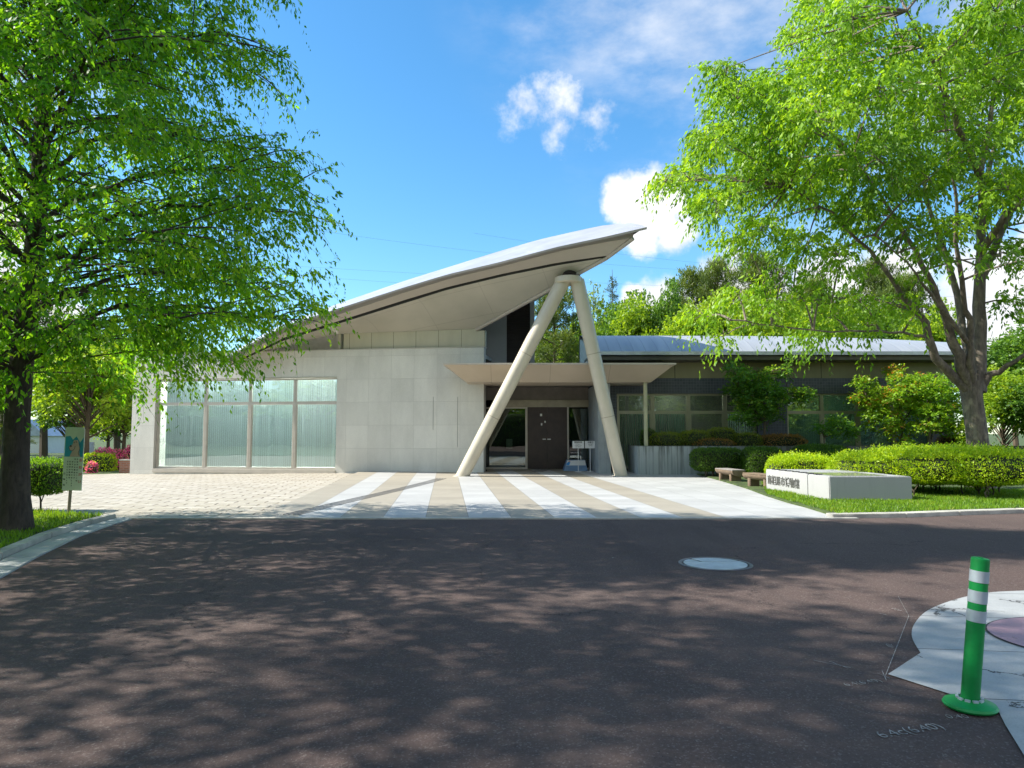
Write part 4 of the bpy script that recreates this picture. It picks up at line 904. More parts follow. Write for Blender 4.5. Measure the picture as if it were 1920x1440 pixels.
# ------------------------------------------------------------------ big tree on the left (single straight trunk, ascending limbs, drooping sprays)
M['bark'] = bark_mat('dark_bark', (.075, .055, .045)); M['barkg'] = bark_mat('grey_bark', (.21, .17, .135)); M['twig'] = plain('twig_bark', (.10, .075, .05), .85, bump=0)
M['leafL'] = leaf_mat('fresh_leaf', (.05, .17, .010), (.15, .33, .014), (.26, .42, .03), .55)
def excurrent(base, H, trunk_r, Rz, nlimb, seed, lab, group=None, z0=2.4, lean=(0, 0), subs=13, sprs=9, detail=True, fill=0):
    rs = np.random.default_rng(seed); base = np.array(base, float)
    o = thing('broadleaf_tree', tuple(base), lab, 'tree', group)
    tp = lambda z: base + np.array([lean[0] * z + .05 * math.sin(z * 1.1 + seed), lean[1] * z + .04 * math.cos(z * .9), z])
    zs = np.linspace(-.1, H, 22); mb = MB()
    rad = [max(.02, trunk_r * (1 - .93 * max(0, z) / H) * (1 + .45 * math.exp(-max(0, z) * 3.2))) for z in zs]
    mb.tube([tp(z) for z in zs], rad, 18); S = []; Dd = []; Ls = []; dr = []
    for i in range(nlimb):
        f = (i + .5) / nlimb; z = z0 + (H - z0) * f ** 1.08; az = i * 2.39996 + rs.uniform(-.4, .4); Rr = Rz(z, az) * rs.uniform(.84, 1.06)
        out = np.array([math.cos(az), math.sin(az), 0]); p0 = tp(z); rise = rs.uniform(.45, .85) * Rr * (.85 if z > 4.4 else .42)
        p2 = p0 + out * Rr + np.array([0, 0, rise * .55]); p1 = p0 + out * Rr * .45 + np.array([0, 0, rise * .95])
        pts = bez(p0, p1, p2, 10); pts = [p + rs.normal(size=3) * .05 for p in pts]; pts[0] = p0
        r0_ = max(.03, trunk_r * .30 * (1 - .5 * f)) * (Rr / 5) ** .5; mb.tube(pts, [r0_ * (1 - .85 * k / 9) for k in range(10)], 7)
        P_ = np.array(pts)
        for j in range(subs):
            t_ = .16 + .84 * ((j + rs.random()) / subs) ** .8; x = t_ * 9; k = min(int(x), 8); q = P_[k] + (P_[k + 1] - P_[k]) * (x - k)
            sdv = np.array([-out[1], out[0], 0]) * (1 if j % 2 else -1); L2 = Rr * .30 * (1.15 - .55 * t_) * rs.uniform(.7, 1.2) + .25
            d2 = unit(out * rs.uniform(.5, 1.0) + sdv * rs.uniform(.5, 1.1) + np.array([0, 0, rs.uniform(-.05, .4)]))
            e2 = q + d2 * L2 + np.array([0, 0, -.12 * L2]); bp = bez(q, q + d2 * L2 * .5 + np.array([0, 0, .06]), e2, 4)
            if detail: mb.tube(bp, [.014, .011, .008, .004], 4, cap=False)
            for s_ in range(sprs):
                u_ = (s_ + rs.random()) / sprs; b_ = q + (e2 - q) * u_
                S.append(b_); Dd.append(unit(d2 * rs.uniform(.3, 1) + rs.normal(size=3) * .45 + np.array([0, 0, .15]))); Ls.append(rs.uniform(.28, .55)); dr.append(rs.uniform(.35, 1.0))
    S = np.array(S); Dd = np.array(Dd); Ls = np.array(Ls); dr = np.array(dr)
    if fill:
        nc = fill // 14; fill = nc * 14
        z = z0 - .3 + (H - z0) * rs.random(nc) ** 1.15; az = rs.uniform(0, 2 * math.pi, nc); rr_ = np.array([Rz(a, 0) for a in z]) * (.25 + .70 * rs.random(nc) ** .6) * (1 + .10 * np.sin(az * 5 + z * 2.2))
        c = np.stack([np.cos(az) * rr_, np.sin(az) * rr_, z + rr_ * .14], 1) + base
        for q_ in c[::3]:
            k_ = tp(max(z0, (q_[2] - base[2]) * .8)); mb.tube(bez(k_, (k_ + q_) / 2 + np.array([0, 0, .15]), q_, 5), [.02, .016, .012, .009, .005], 4, cap=False)
        c = np.repeat(c, 14, 0) + rs.normal(size=(fill, 3)) * np.array([.30, .30, .2]); az = np.repeat(az, 14)
        dd = unit(np.stack([np.cos(az), np.sin(az), np.full(fill, .1)], 1) + rs.normal(size=(fill, 3)) * .5)
        # three sprays share each twig
        for q_ in range(2):
            S = np.concatenate([S, c]); Dd = np.concatenate([Dd, unit(dd + rs.normal(size=dd.shape) * .45)]); Ls = np.concatenate([Ls, rs.uniform(.3, .65, fill)]); dr = np.concatenate([dr, rs.uniform(.35, 1.1, fill)])
    if detail:
        idx = np.arange(0, len(S), 2); twigs(mb, S[idx], Dd[idx], Ls[idx], dr[idx], .0035)
    mb.build('trunk', M['bark'], o, True, recalc=False)
    return o, S, Dd, Ls, dr
bT = G(18, 1003, .05)
def RzL(z, az):
    r_ = float(np.interp(z, [2.2, 3.0, 4.0, 5.0, 6.0, 7.0, 8.0, 10, 12, 13], [3.2, 4.1, 4.15, 3.75, 3.5, 3.2, 2.8, 2.0, 1.1, .4])); return r_
treeL, S, Dd, Ls, dr = excurrent((bT.x - .22, 10.3, 0), 13.2, .19, RzL, 70, 3, 'tall leafy tree with dark straight trunk on the left grass bed', lean=(.022, 0), subs=16, sprs=8, fill=5200)
tn = np.clip(.5 + .3 * RNG.normal(size=len(S)), 0, 1)
leaf_mesh('crown', *spray_leaves(S, Dd, Ls, dr, 12, .086, .036, hang=.75, spread=.75, tone=tn), M['leafL'], treeL)
# its neighbour in the same bed, off the left edge of the picture, which shades the road
tree2, S2, D2, L2, d2 = excurrent((-10.0, 2.7, 0), 17.0, .22, lambda z, az: RzL(z * .58 + 1.0, az) * 1.12, 34, 8, 'leafy street tree standing left of the camera and shading the road', subs=12, sprs=8, detail=False, fill=4000)
leaf_mesh('crown', *spray_leaves(S2, D2, L2, d2, 9, .125, .060, hang=.6, spread=.8), M['leafL'], tree2)

tree3 = tree2.copy(); COL.objects.link(tree3); tree3.location = (-12.7, 9.2, 0); tree3.rotation_euler = (0, 0, 1.3); tree3.scale = (.52, .52, .34)
for ch in tree2.children: c = ch.copy(); COL.objects.link(c); c.parent = tree3
tree3['label'] = 'leafy tree off the left edge whose shadow falls over the grass bed'
# ------------------------------------------------------------------ blob-crowned trees
def blob_sprays(blobs, center, per, rs, out_w=.8, sl=(.35, .7), droop=(.5, 1.1), zs=1.0, shell=.45):
    S, Dd, Ls, dr, tn = [], [], [], [], []
    for (c, r_) in blobs:
        c = np.array(c); n = max(4, int(per * (r_ ** 2))); tb = rs.uniform(.2, .75)
        v = unit(rs.normal(size=(n, 3))); rad = r_ * (shell + (1 - shell) * rs.random((n, 1)) ** .6); p = v * rad; p[:, 2] *= zs; p = p + c
        o_ = unit(c - center) * out_w; d = unit(v * .8 + o_ + rs.normal(size=(n, 3)) * .35 + np.array([0, 0, .1]))
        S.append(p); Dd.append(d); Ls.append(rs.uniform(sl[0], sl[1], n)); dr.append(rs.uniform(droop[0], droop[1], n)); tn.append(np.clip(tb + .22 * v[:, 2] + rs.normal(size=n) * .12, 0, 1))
    return [np.concatenate(q) for q in (S, Dd, Ls, dr, tn)]
# spreading tree on the right
YR = 18.0
rp = lambda px, py, dy=0.0: A3(P(px, py, YR + dy))
o = thing('broadleaf_tree', tuple(rp(1832, 812)[:2]) + (0,), 'spreading tree with grey forking trunk behind the bright clipped hedge', 'tree'); treeR = o
mb = MB(); tb = rp(1835, 812); tb[2] = 0
mb.tube([tb + np.array([0, 0, -.1]), tb + np.array([0, 0, .5]), rp(1830, 800), rp(1822, 745), rp(1820, 715)], [.36, .27, .245, .245, .29], 24)
limbs = [
 ([(1826, 742, 0), (1800, 717, -.1), (1755, 673, -.4), (1733, 607, -.6), (1711, 573, -.8), (1678, 535, -1.0), (1630, 470, -1.3), (1560, 400, -1.6), (1480, 350, -1.8)], .15),
 ([(1824, 735, 0), (1806, 700, -.2), (1788, 650, -.4), (1774, 595, -.6), (1752, 540, -.9), (1715, 470, -1.2), (1660, 380, -1.6), (1600, 290, -2.0)], .18),
 ([(1826, 722, 0), (1815, 660, .3), (1800, 590, .7), (1775, 480, 1.2), (1740, 380, 1.7), (1720, 260, 2.2), (1700, 130, 2.4)], .15),
 ([(1824, 725, -.1), (1819, 680, -.4), (1820, 620, -.6), (1808, 560, -.9), (1795, 450, -1.5), (1790, 350, -2.2), (1770, 200, -2.8)], .13),
 ([(1813, 640, -.5), (1785, 605, -.9), (1745, 552, -1.2), (1700, 490, -1.8), (1640, 440, -2.3)], .07),
 ([(1832, 735, 0), (1836, 640, .1), (1836, 540, .2), (1840, 430, .1), (1838, 330, 0), (1860, 200, 0), (1880, 60, .2)], .22),
 ([(1838, 730, 0), (1856, 703, -.2), (1880, 690, -.4), (1912, 672, -.8), (1990, 610, -1.2), (2050, 530, -1.5)], .11),
 ([(1840, 520, .2), (1880, 430, .8), (1930, 330, 1.4), (1990, 230, 2.0)], .13),
 ([(1840, 470, .1), (1890, 400, -.8), (1960, 330, -1.6), (2030, 270, -2.2)], .12),
 ([(1741, 632, -.5), (1715, 628, -.9), (1650, 620, -1.3), (1560, 622, -1.8), (1450, 610, -2.1), (1370, 600, -2.2)], .045),
 ([(1712, 580, -.7), (1640, 562, .2), (1560, 560, .6), (1450, 565, .9)], .05),
 ([(1838, 330, 0), (1800, 240, -1.5), (1750, 120, -2.5), (1700, 20, -3.2)], .11),
 ([(1842, 430, .1), (1850, 330, 2), (1880, 220, 3.4), (1900, 100, 4.2)], .12)]
LP = []
for pts, r_ in limbs:
    q = [rp(*p) for p in pts]; n_ = len(q); q2 = []
    for i in range(n_ - 1):
        for k in range(3): q2.append(q[i] + (q[i + 1] - q[i]) * k / 3 + RNG.normal(size=3) * .02 * (i > 0))
    q2.append(q[-1]); m_ = len(q2); mb.tube(q2, [max(.018, r_ * (1 - .88 * (k / (m_ - 1)) ** .8)) for k in range(m_)], 12)
    LP += [(p, k / m_) for k, p in enumerate(q2)]
pxb = [(1290,330,50),(1255,330,28),(1345,372,52),(1350,255,62),(1395,180,60),(1350,140,36),(1465,170,75),(1440,260,80),(1420,345,70),(1430,425,60),(1380,460,34),(1500,455,60),(1530,330,90),(1545,225,85),(1555,120,80),(1500,60,38),(1600,45,70),(1530,20,42),(1650,160,85),(1640,290,90),(1620,400,75),(1580,480,50),(1690,430,60),(1730,330,85),(1740,210,85),(1700,90,50),(1820,60,70),(1880,20,80),(1860,150,90),(1840,270,85),(1770,120,50),(1900,360,80),(1800,420,70),(1880,470,60),(1750,480,55),(1960,200,100),(1980,60,100),(2000,330,100),(1980,470,80),(1660,-40,80),(1800,-60,90),(1950,-80,100),(2080,120,120),(2100,300,110),(2060,420,90),
 (1330,582,44),(1390,565,48),(1370,630,36),(1450,590,48),(1500,560,40),(1510,640,44),(1560,600,48),(1600,570,36),(1620,620,40),(1680,590,38),(1640,520,36),(1700,540,36),(1740,570,28),(1550,520,38),(1480,520,34),(1920,560,50),(1430,545,30)]
rs = np.random.default_rng(21); blobs = []
for (px_, py_, r_) in pxb:
    low = py_ > 500
    if 1690 < px_ < 1900 and 380 < py_ < 600: r_ *= .72
    for k in range(1 if low else (2 if py_ > 400 else 3)):
        dy = rs.uniform(-1.4, 1.4) + (-1.2 if low else 0) if low else (-3.2, 0.2, 3.2)[k] * (1 - .4 * abs(px_ - 1800) / 560) + rs.uniform(-1, 1)
        sc_ = (YR + dy) / YR; c = rp(px_ + rs.uniform(-14, 14), py_ + rs.uniform(-14, 14), dy); blobs.append((c, r_ / FPX * YR * sc_ * rs.uniform(.60, .95)))
cen = rp(1835, 620)
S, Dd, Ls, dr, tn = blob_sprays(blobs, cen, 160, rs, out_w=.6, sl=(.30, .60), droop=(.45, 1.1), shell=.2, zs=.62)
LPa = np.array([p for p, f in LP])
for (c, r_) in blobs:
    c = np.array(c); dd_ = np.linalg.norm(LPa - c, axis=1) + .35 * np.maximum(0, LPa[:, 2] - c[2]) + .9 * np.maximum(0, c[2] - LPa[:, 2] - 1.0); k = int(np.argmin(dd_)); q = LPa[k]
    bp = bez(q, (q + c) / 2 + np.array([0, 0, .2]), c, 6); mb.tube(bp, [.032, .027, .022, .017, .012, .007], 5, cap=False)
    for _ in range(6):
        e = c + unit(rs.normal(size=3)) * r_ * .85; mb.tube([c, (c + e) / 2 + np.array([0, 0, .08]), e], [.012, .009, .004], 3, cap=False)
idx = np.arange(0, len(S), 4); twigs(mb, S[idx], Dd[idx], Ls[idx], dr[idx], .004)
mb.build('trunk', M['barkg'], o, True, recalc=False)
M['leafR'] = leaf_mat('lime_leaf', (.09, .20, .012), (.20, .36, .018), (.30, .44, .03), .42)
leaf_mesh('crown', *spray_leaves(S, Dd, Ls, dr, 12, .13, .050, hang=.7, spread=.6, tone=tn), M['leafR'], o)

def bush_tree(name, cat, lab, base, pts, blobs, per, ll, lw, lmat, bmat, nl=9, zs=.45, sl=(.15, .3), dro=(.1, .4), hang=.15, group=None, trunk_r=.05, shell=.3, out_w=.4, spread=.8, tmul=1.0):
    o = thing(name, base, lab, cat, group); rs = np.random.default_rng(int(abs(base[0] * 131 + base[1] * 17)) + 5); mb = MB(); al_ = []
    for (q, r_) in pts:
        mb.tube(q, [max(.008, r_ * (1 - .7 * k / max(1, len(q) - 1))) for k in range(len(q))], 7); al_ += [np.array(v) for v in q]
    al_ = np.array(al_)
    for (c, r_) in blobs:
        k = int(np.argmin(np.linalg.norm(al_ - c, axis=1) + .6 * np.maximum(0, al_[:, 2] - c[2]))); mb.tube(bez(al_[k], (al_[k] + c) / 2, np.array(c), 4), [trunk_r * .4, trunk_r * .3, trunk_r * .2, .004], 4, cap=False)
    mb.build('trunk', bmat, o, True, recalc=False)
    S, Dd, Ls, dr, tn = blob_sprays(blobs, np.array(base) + np.array([0, 0, 1.0]), per, rs, out_w=out_w, sl=sl, droop=dro, zs=zs, shell=shell)
    leaf_mesh('crown', *spray_leaves(S, Dd, Ls, dr, nl, ll, lw, hang=hang, spread=spread, tone=tn * tmul), lmat, o)
    return o
def pxblobs(lst, Y, seed, depth=.5, n=2):
    rs = np.random.default_rng(seed); out = []
    for (px_, py_, r_) in lst:
        for k in range(n):
            dy = rs.uniform(-depth, depth); out.append((A3(P(px_ + rs.uniform(-5, 5), py_ + rs.uniform(-3, 3), Y + dy)), r_ / FPX * Y))
    return out
pq = lambda px, py, Y: A3(P(px, py, Y))
M['maple'] = leaf_mat('maple_leaf', (.10, .22, .018), (.24, .40, .03), (.46, .22, .05), .42)
M['mapledark'] = leaf_mat('green_maple_leaf', (.05, .14, .02), (.11, .24, .025), (.26, .36, .04), .40)
Ym = 25.5; zb0 = 1.0
def pb(px, Y=Ym): q = P(px, 812, Y); return (q.x, q.y, zb0 - .1)
bs = pb(1432); bush_tree('maple_tree', 'tree', 'dark green young maple between the two groups of wing windows', bs, [([bs, pq(1434, 780, Ym), pq(1430, 740, Ym), pq(1425, 700, Ym)], .05), ([pq(1434, 800, Ym), pq(1455, 770, Ym), pq(1480, 745, Ym), pq(1510, 735, Ym)], .025), ([pq(1434, 790, Ym), pq(1405, 760, Ym), pq(1385, 720, Ym)], .025)],
    pxblobs([(1378,690,14),(1395,705,20),(1420,712,22),(1445,705,18),(1385,730,22),(1412,735,26),(1440,732,24),(1400,758,24),(1432,758,26),(1465,750,16),(1390,780,18),(1420,782,20),(1450,778,16),(1475,690,9),(1468,702,10),(1490,738,15),(1512,736,12),(1500,750,10)], Ym, 3), 330, .085, .05, M['mapledark'], M['twig'], zs=.5)
bs = pb(1690, 25.6); bs2 = pq(1742, 838, 25.2)
bush_tree('maple_tree', 'tree', 'larger lime green maple with reddish top shoots before the pale window panels', bs, [([bs, pq(1690, 790, 25.6), pq(1685, 750, 25.6), pq(1690, 710, 25.6)], .055), ([pq(1690, 800, 25.6), pq(1660, 770, 25.6), pq(1625, 745, 25.6)], .03), ([pq(1690, 795, 25.6), pq(1715, 760, 25.6), pq(1730, 730, 25.6)], .03)],
    pxblobs([(1612,718,13),(1625,722,14),(1645,735,18),(1605,745,10),(1625,752,18),(1650,760,20),(1680,697,14),(1690,712,18),(1700,735,24),(1670,745,22),(1640,775,18),(1665,780,22),(1700,765,24),(1630,795,10),(1690,800,18),(1660,806,10),(1695,825,12),(1720,712,12)], 25.6, 5), 330, .085, .05, M['maple'], M['twig'], zs=.42, tmul=1.1)
bush_tree('maple_tree', 'tree', 'lime green maple with slim pale stems just left of the grey trunk', (bs2[0], bs2[1], .9), [([tuple(bs2), pq(1744, 800, 25.2), pq(1738, 760, 25.2), pq(1742, 720, 25.2)], .045), ([tuple(bs2), pq(1752, 810, 25.2), pq(1765, 770, 25.2)], .03)],
    pxblobs([(1735,712,14),(1750,722,18),(1770,715,14),(1760,740,24),(1735,745,20),(1785,740,18),(1780,765,22),(1750,770,24),(1725,770,18),(1795,790,16),(1765,795,20),(1735,795,16),(1790,812,12),(1810,760,12)], 25.2, 6), 330, .085, .05, M['maple'], M['barkg'], zs=.42, tmul=.85)
bs = pq(1545, 845, 24.2); bush_tree('maple_seedling', 'shrub', 'small dark green maple shoot rising over the clipped mounds', (bs[0], 24.2, .05), [([(bs[0], 24.2, 0), pq(1545, 820, 24.2), pq(1560, 800, 24.2), pq(1575, 790, 24.2)], .025)],
    pxblobs([(1550,798,13),(1565,790,12),(1580,797,11),(1590,812,12),(1560,815,12),(1540,806,10),(1598,808,9)], 24.2, 7, .25), 330, .08, .05, M['mapledark'], M['twig'], zs=.4)

# ------------------------------------------------------------------ clipped hedges and mounds
M['core'] = plain('hedge_twigs', (.022, .032, .010), .95, var=.4, sc=12, bump=.6, bsc=25, dist=.03)
M['hlime'] = leaf_mat('bright_hedge_leaf', (.20, .34, .012), (.42, .55, .02), (.50, .58, .04), .35)
M['hdark'] = leaf_mat('dark_hedge_leaf', (.035, .085, .010), (.075, .16, .014), (.12, .22, .02), .3)
M['hmid'] = leaf_mat('box_hedge_leaf', (.06, .15, .012), (.16, .31, .02), (.25, .40, .03), .35)
M['azalea'] = leaf_mat('azalea_leaf', (.09, .14, .012), (.20, .26, .02), (.30, .20, .06), .3)
M['azred'] = leaf_mat('reddish_azalea_leaf', (.20, .11, .03), (.34, .19, .06), (.22, .24, .04), .3)
def hedge(name, lab, lumps, dens, lsz, lmat, cat='hedge', group=None, stems=0, stem_z=.3, seed=1, e=.5, fuzz=.05, flat=True, core_s=.86):
    """lumps: (cx, cy, z0, z1, rx, ry) rounded clipped masses"""
    rs = np.random.default_rng(seed); x = np.mean([l[0] for l in lumps]); y = np.mean([l[1] for l in lumps])
    o = thing(name, (x, y, 0.05), lab, cat, group); mbc = MB(); Pb, Nn = [], []
    sp = lambda a, p: np.sign(a) * np.abs(a) ** p
    for (cx, cy, z0, z1, rx, ry) in lumps:
        rz = (z1 - z0) / 2; cz = (z0 + z1) / 2; area = 4 * (rx * ry + rx * rz * 2 + ry * rz); n = int(area * dens)
        v = rs.uniform(-1, 1, size=(n, 3)); pr_ = np.array([ry * rz, rx * rz, rx * ry]); ax_ = rs.choice(3, n, p=pr_ / pr_.sum()); v[np.arange(n), ax_] = rs.choice([-1, 1], n)
        s_ = v / np.maximum(1e-6, (np.abs(v) ** (2 / e)).sum(1, keepdims=True) ** (e / 2))
        bm_ = 1 + .04 * np.sin(s_[:, :1] * rx * 5 + seed) * np.cos(s_[:, 1:2] * ry * 5 + cx)
        p = s_ * np.array([rx, ry, rz]) * bm_ * (1 - rs.random((n, 1)) * .10 + .012); up_ = p[:, 2] > rz * .5; p[up_, 2] += np.abs(rs.normal(size=up_.sum())) * fuzz * .6
        nr = unit(s_ / np.array([rx, ry, rz]) ** 1.0); Pb.append(p + np.array([cx, cy, cz])); Nn.append(nr)
        k0 = len(mbc.v); a_, b_ = 20, 10
        for i in range(b_ + 1):
            ph = -math.pi / 2 + math.pi * i / b_
            for j in range(a_):
                th_ = 2 * math.pi * j / a_; w_ = [math.cos(ph) * math.cos(th_), math.cos(ph) * math.sin(th_), math.sin(ph)]
                w_ = [math.copysign(abs(q) ** e, q) for q in w_]; mbc.v.append((cx + w_[0] * rx * core_s, cy + w_[1] * ry * core_s, cz + w_[2] * rz * (core_s + .03)))
        for i in range(b_):
            for j in range(a_): mbc.f.append((k0 + i * a_ + j, k0 + i * a_ + (j + 1) % a_, k0 + (i + 1) * a_ + (j + 1) % a_, k0 + (i + 1) * a_ + j))
    Pb = np.concatenate(Pb); Nn = np.concatenate(Nn); n = len(Pb)
    mbc.build('inner_branches', M['core'], o, recalc=False)
    Dv = Nn * .5 + rs.normal(size=(n, 3)) * .6 + np.array([0, 0, .5]); ls = lsz * (.6 + .8 * rs.random(n))
    leaf_mesh('foliage', Pb, Dv, ls, ls * .52, np.clip(.45 + .25 * rs.normal(size=n), 0, 1), lmat, o)
    if stems:
        for k in range(stems):
            mb = MB()
            l = lumps[k % len(lumps)]; x = l[0] + rs.uniform(-.9, .9) * l[4]; y = l[1] + rs.uniform(-.9, .9) * l[5]
            b0 = np.array([x, y, 0]); mb.tube([b0, b0 + np.array([rs.normal() * .05, rs.normal() * .05, stem_z * .6]), b0 + np.array([rs.normal() * .12, rs.normal() * .12, l[2] + .25])], [.022, .017, .010], 5)
            mb.tube([b0 + np.array([0, 0, stem_z * .5]), b0 + np.array([rs.normal() * .15, rs.normal() * .15, l[2] + .2])], [.013, .007], 4)
            mb.build('stem', M['twig'], o, recalc=False)
    return o
def X(px, Y): return P(px, 812, Y).x
def Z(py, Y): return P(1500, py, Y).z
# left box hedge
hedge('clipped_hedge', 'clipped box hedge with bare stems between the left trunk and the notice', [(X(-60, 13.1), 13.1, .34, 1.0, 1.05, .55), (X(62, 13.1), 13.15, .34, .97, .58, .5), (X(-230, 13.1), 13.1, .34, 1.0, .9, .55)], 2600, .036, M['hmid'], stems=16, stem_z=.35, seed=2)
# bright hedge at right, behind the stone
hedge('clipped_hedge', 'large lime clipped hedge spreading behind and right of the granite name block', [(X(1650, 17.2), 17.4, .30, Z(858, 17.0), .95, 1.3), (X(1735, 16.6), 16.9, .30, Z(848, 16.6), 1.1, 1.7), (X(1830, 16.0), 16.4, .30, Z(847, 16.0), 1.1, 1.6), (X(1610, 18.2), 18.2, .25, Z(862, 18), .7, 1.0)], 2400, .044, M['hlime'], stems=46, stem_z=.3, seed=3, fuzz=.12, e=.72)
hedge('clipped_hedge', 'small low lime hedge just above the left end of the granite block', [(X(1498, 19.6), 19.6, .05, Z(858, 19.6), .85, .75), (X(1465, 19.4), 19.4, .05, Z(864, 19.6), .45, .5), (X(1540, 19.4), 19.4, .05, Z(866, 19.6), .4, .5)], 2400, .044, M['hlime'], seed=4, fuzz=.12, e=.75)
hedge('clipped_hedge', 'dark clipped hedge before the streaked planter wall, nearest the entrance', [(X(1342, 23.6), 23.6, .22, Z(843, 23.6), .86, .6)], 1700, .05, M['hdark'], stems=8, seed=5)
hedge('clipped_hedge', 'square dark clipped bush between the entrance-side hedge and the wide mound', [(X(1429, 22.8), 22.9, .08, Z(841, 22.8), .60, .6)], 1700, .05, M['hdark'], stems=4, seed=6)
hedge('clipped_mound', 'wide dark green clipped mound under the second window group', [(X(1545, 22.6), 22.8, .0, Z(846, 22.6), 1.5, .9), (X(1540, 23), 23.2, .3, Z(836, 23), 1.0, .7), (X(1640, 22.4), 22.6, .0, Z(860, 22.4), .8, .7)], 1500, .05, M['hdark'], seed=7, e=.8)
# azaleas in the planter
def azalea(px_, w_, top, m_, lab, sd, Y=25.5):
    hedge('azalea_shrub', lab, [(X(px_, Y), Y, .9, Z(top, Y), w_ / FPX * Y / 2, .45)], 900, .045, M[m_], 'shrub', 'azaleas in the planter', seed=sd, e=.9)
azalea(1250, 66, 812, 'azalea', 'olive azalea in the planter beside the canopy post', 11)
azalea(1302, 62, 808, 'azalea', 'olive azalea with brownish tips, second from the canopy post', 12)
azalea(1352, 60, 803, 'azalea', 'tallest yellow green azalea in the planter', 13, 25.7)
azalea(1400, 60, 813, 'azalea', 'yellow green azalea at the foot of the dark maple', 14)
azalea(1335, 90, 824, 'azred', 'low reddish azalea in front of the olive ones', 15, 25.3)
azalea(1465, 100, 816, 'azred', 'wide rusty red azalea right of the dark maple stem', 16)
azalea(1790, 70, 818, 'azred', 'rusty azalea just left of the grey tree trunk', 17)
azalea(1215, 30, 805, 'hdark', 'dark green shrub half behind the canopy post', 18, 26.2)

# ------------------------------------------------------------------ background trees: four kinds, copied
def crown_proto(name, kind, lab, seed):
    rs = np.random.default_rng(seed); o = thing(name, (0, 0, 0), lab, 'tree'); mb = MB(); S = []
    H = 10.0
    if kind in ('round', 'open', 'bright'):
        mb.tube([(0, 0, -.5), (.1, 0, 3), (0, .1, 6), (.1, 0, 8.6)], [.22, .17, .11, .04], 7); blobs = []
        nb_ = 30 if kind != 'open' else 24
        for i in range(nb_):
            v = unit(rs.normal(size=3)); v[2] = abs(v[2]) * 1.0 - .55 * rs.random(); rr_ = rs.uniform(.55, 1.0)
            c = np.array([v[0] * 3.1 * rr_, v[1] * 3.1 * rr_, 5.6 + v[2] * 4.0 * rr_]); blobs.append((c, rs.uniform(.7, 1.25)))
            mb.tube([np.array([0, 0, min(8, c[2] * .6)]), c], [.07, .015], 4, cap=False)
        S, Dd, Ls, dr, tn = blob_sprays(blobs, np.array([0, 0, 5.0]), 62 if kind != 'open' else 18, rs, sl=(.3, .6), droop=(.1, .6), zs=.8, shell=.3)
        args = spray_leaves(S, Dd, Ls, dr, 9, .21, .12, hang=.3, tone=tn)
    elif kind == 'pine':
        mb.tube([(0, 0, -.5), (.1, 0, 3), (-.1, .1, 6), (.1, 0, 9.6)], [.2, .16, .1, .03], 7); blobs = []
        for i in range(30):
            z = 2.6 + 7.0 * ((i + .5) / 30); r_ = 3.3 * (1 - ((z - 2.0) / 8.2) ** 1.7) + .3; a = i * 2.4 + rs.uniform(-.4, .4)
            for q in (.55, 1.0):
                c = np.array([math.cos(a) * r_ * q, math.sin(a) * r_ * q, z + rs.uniform(-.1, .2)]); blobs.append((c, rs.uniform(.6, .95)))
            mb.tube([np.array([0, 0, z - .5]), c], [.06, .02], 4, cap=False)
        S, Dd, Ls, dr, tn = blob_sprays(blobs, np.array([0, 0, 4.0]), 95, rs, sl=(.2, .45), droop=(-.2, .1), zs=.36, shell=.2)
        args = spray_leaves(S, Dd, Ls, dr, 10, .17, .045, hang=-.3, tone=tn)
    else:   # spire
        mb.tube([(0, 0, -.5), (0, 0, 5), (0, 0, 10)], [.17, .1, .02], 6); blobs = []
        for i in range(34):
            z = 1.5 + 8.3 * i / 34; r_ = 1.9 * (1 - (z - 1.2) / 9.0) + .12; a = i * 2.4
            for q in (.5, 1.0): blobs.append((np.array([math.cos(a) * r_ * q, math.sin(a) * r_ * q, z - .25 * q]), .28 + .3 * (1 - z / 10)))
            mb.tube([np.array([0, 0, z]), blobs[-1][0]], [.03, .01], 3, cap=False)
        S, Dd, Ls, dr, tn = blob_sprays(blobs, np.array([0, 0, 3.0]), 110, rs, sl=(.15, .35), droop=(.1, .5), zs=.45, shell=.1)
        args = spray_leaves(S, Dd, Ls, dr, 9, .14, .04, hang=.3, tone=tn)
    mb.build('trunk', M['twig'], o, recalc=False)
    m_ = {'round': 'bgmid', 'bright': 'bglime', 'open': 'bgopen', 'pine': 'bgpine', 'spire': 'bgdark'}[kind]
    leaf_mesh('crown', *args, M[m_], o); return o
M['bgmid'] = leaf_mat('woodland_leaf', (.05, .12, .016), (.12, .24, .025), (.18, .30, .035), .35)
M['bglime'] = leaf_mat('lime_woodland_leaf', (.11, .21, .014), (.25, .37, .024), (.33, .42, .04), .4)
M['bgopen'] = leaf_mat('pale_woodland_leaf', (.13, .19, .06), (.22, .30, .09), (.28, .32, .12), .4)
M['bgpine'] = leaf_mat('pine_needles', (.055, .095, .018), (.13, .19, .028), (.20, .25, .05), .25)
M['bgdark'] = leaf_mat('spruce_needles', (.03, .055, .025), (.06, .10, .035), (.09, .13, .05), .2)
used = set()
PRO = {}
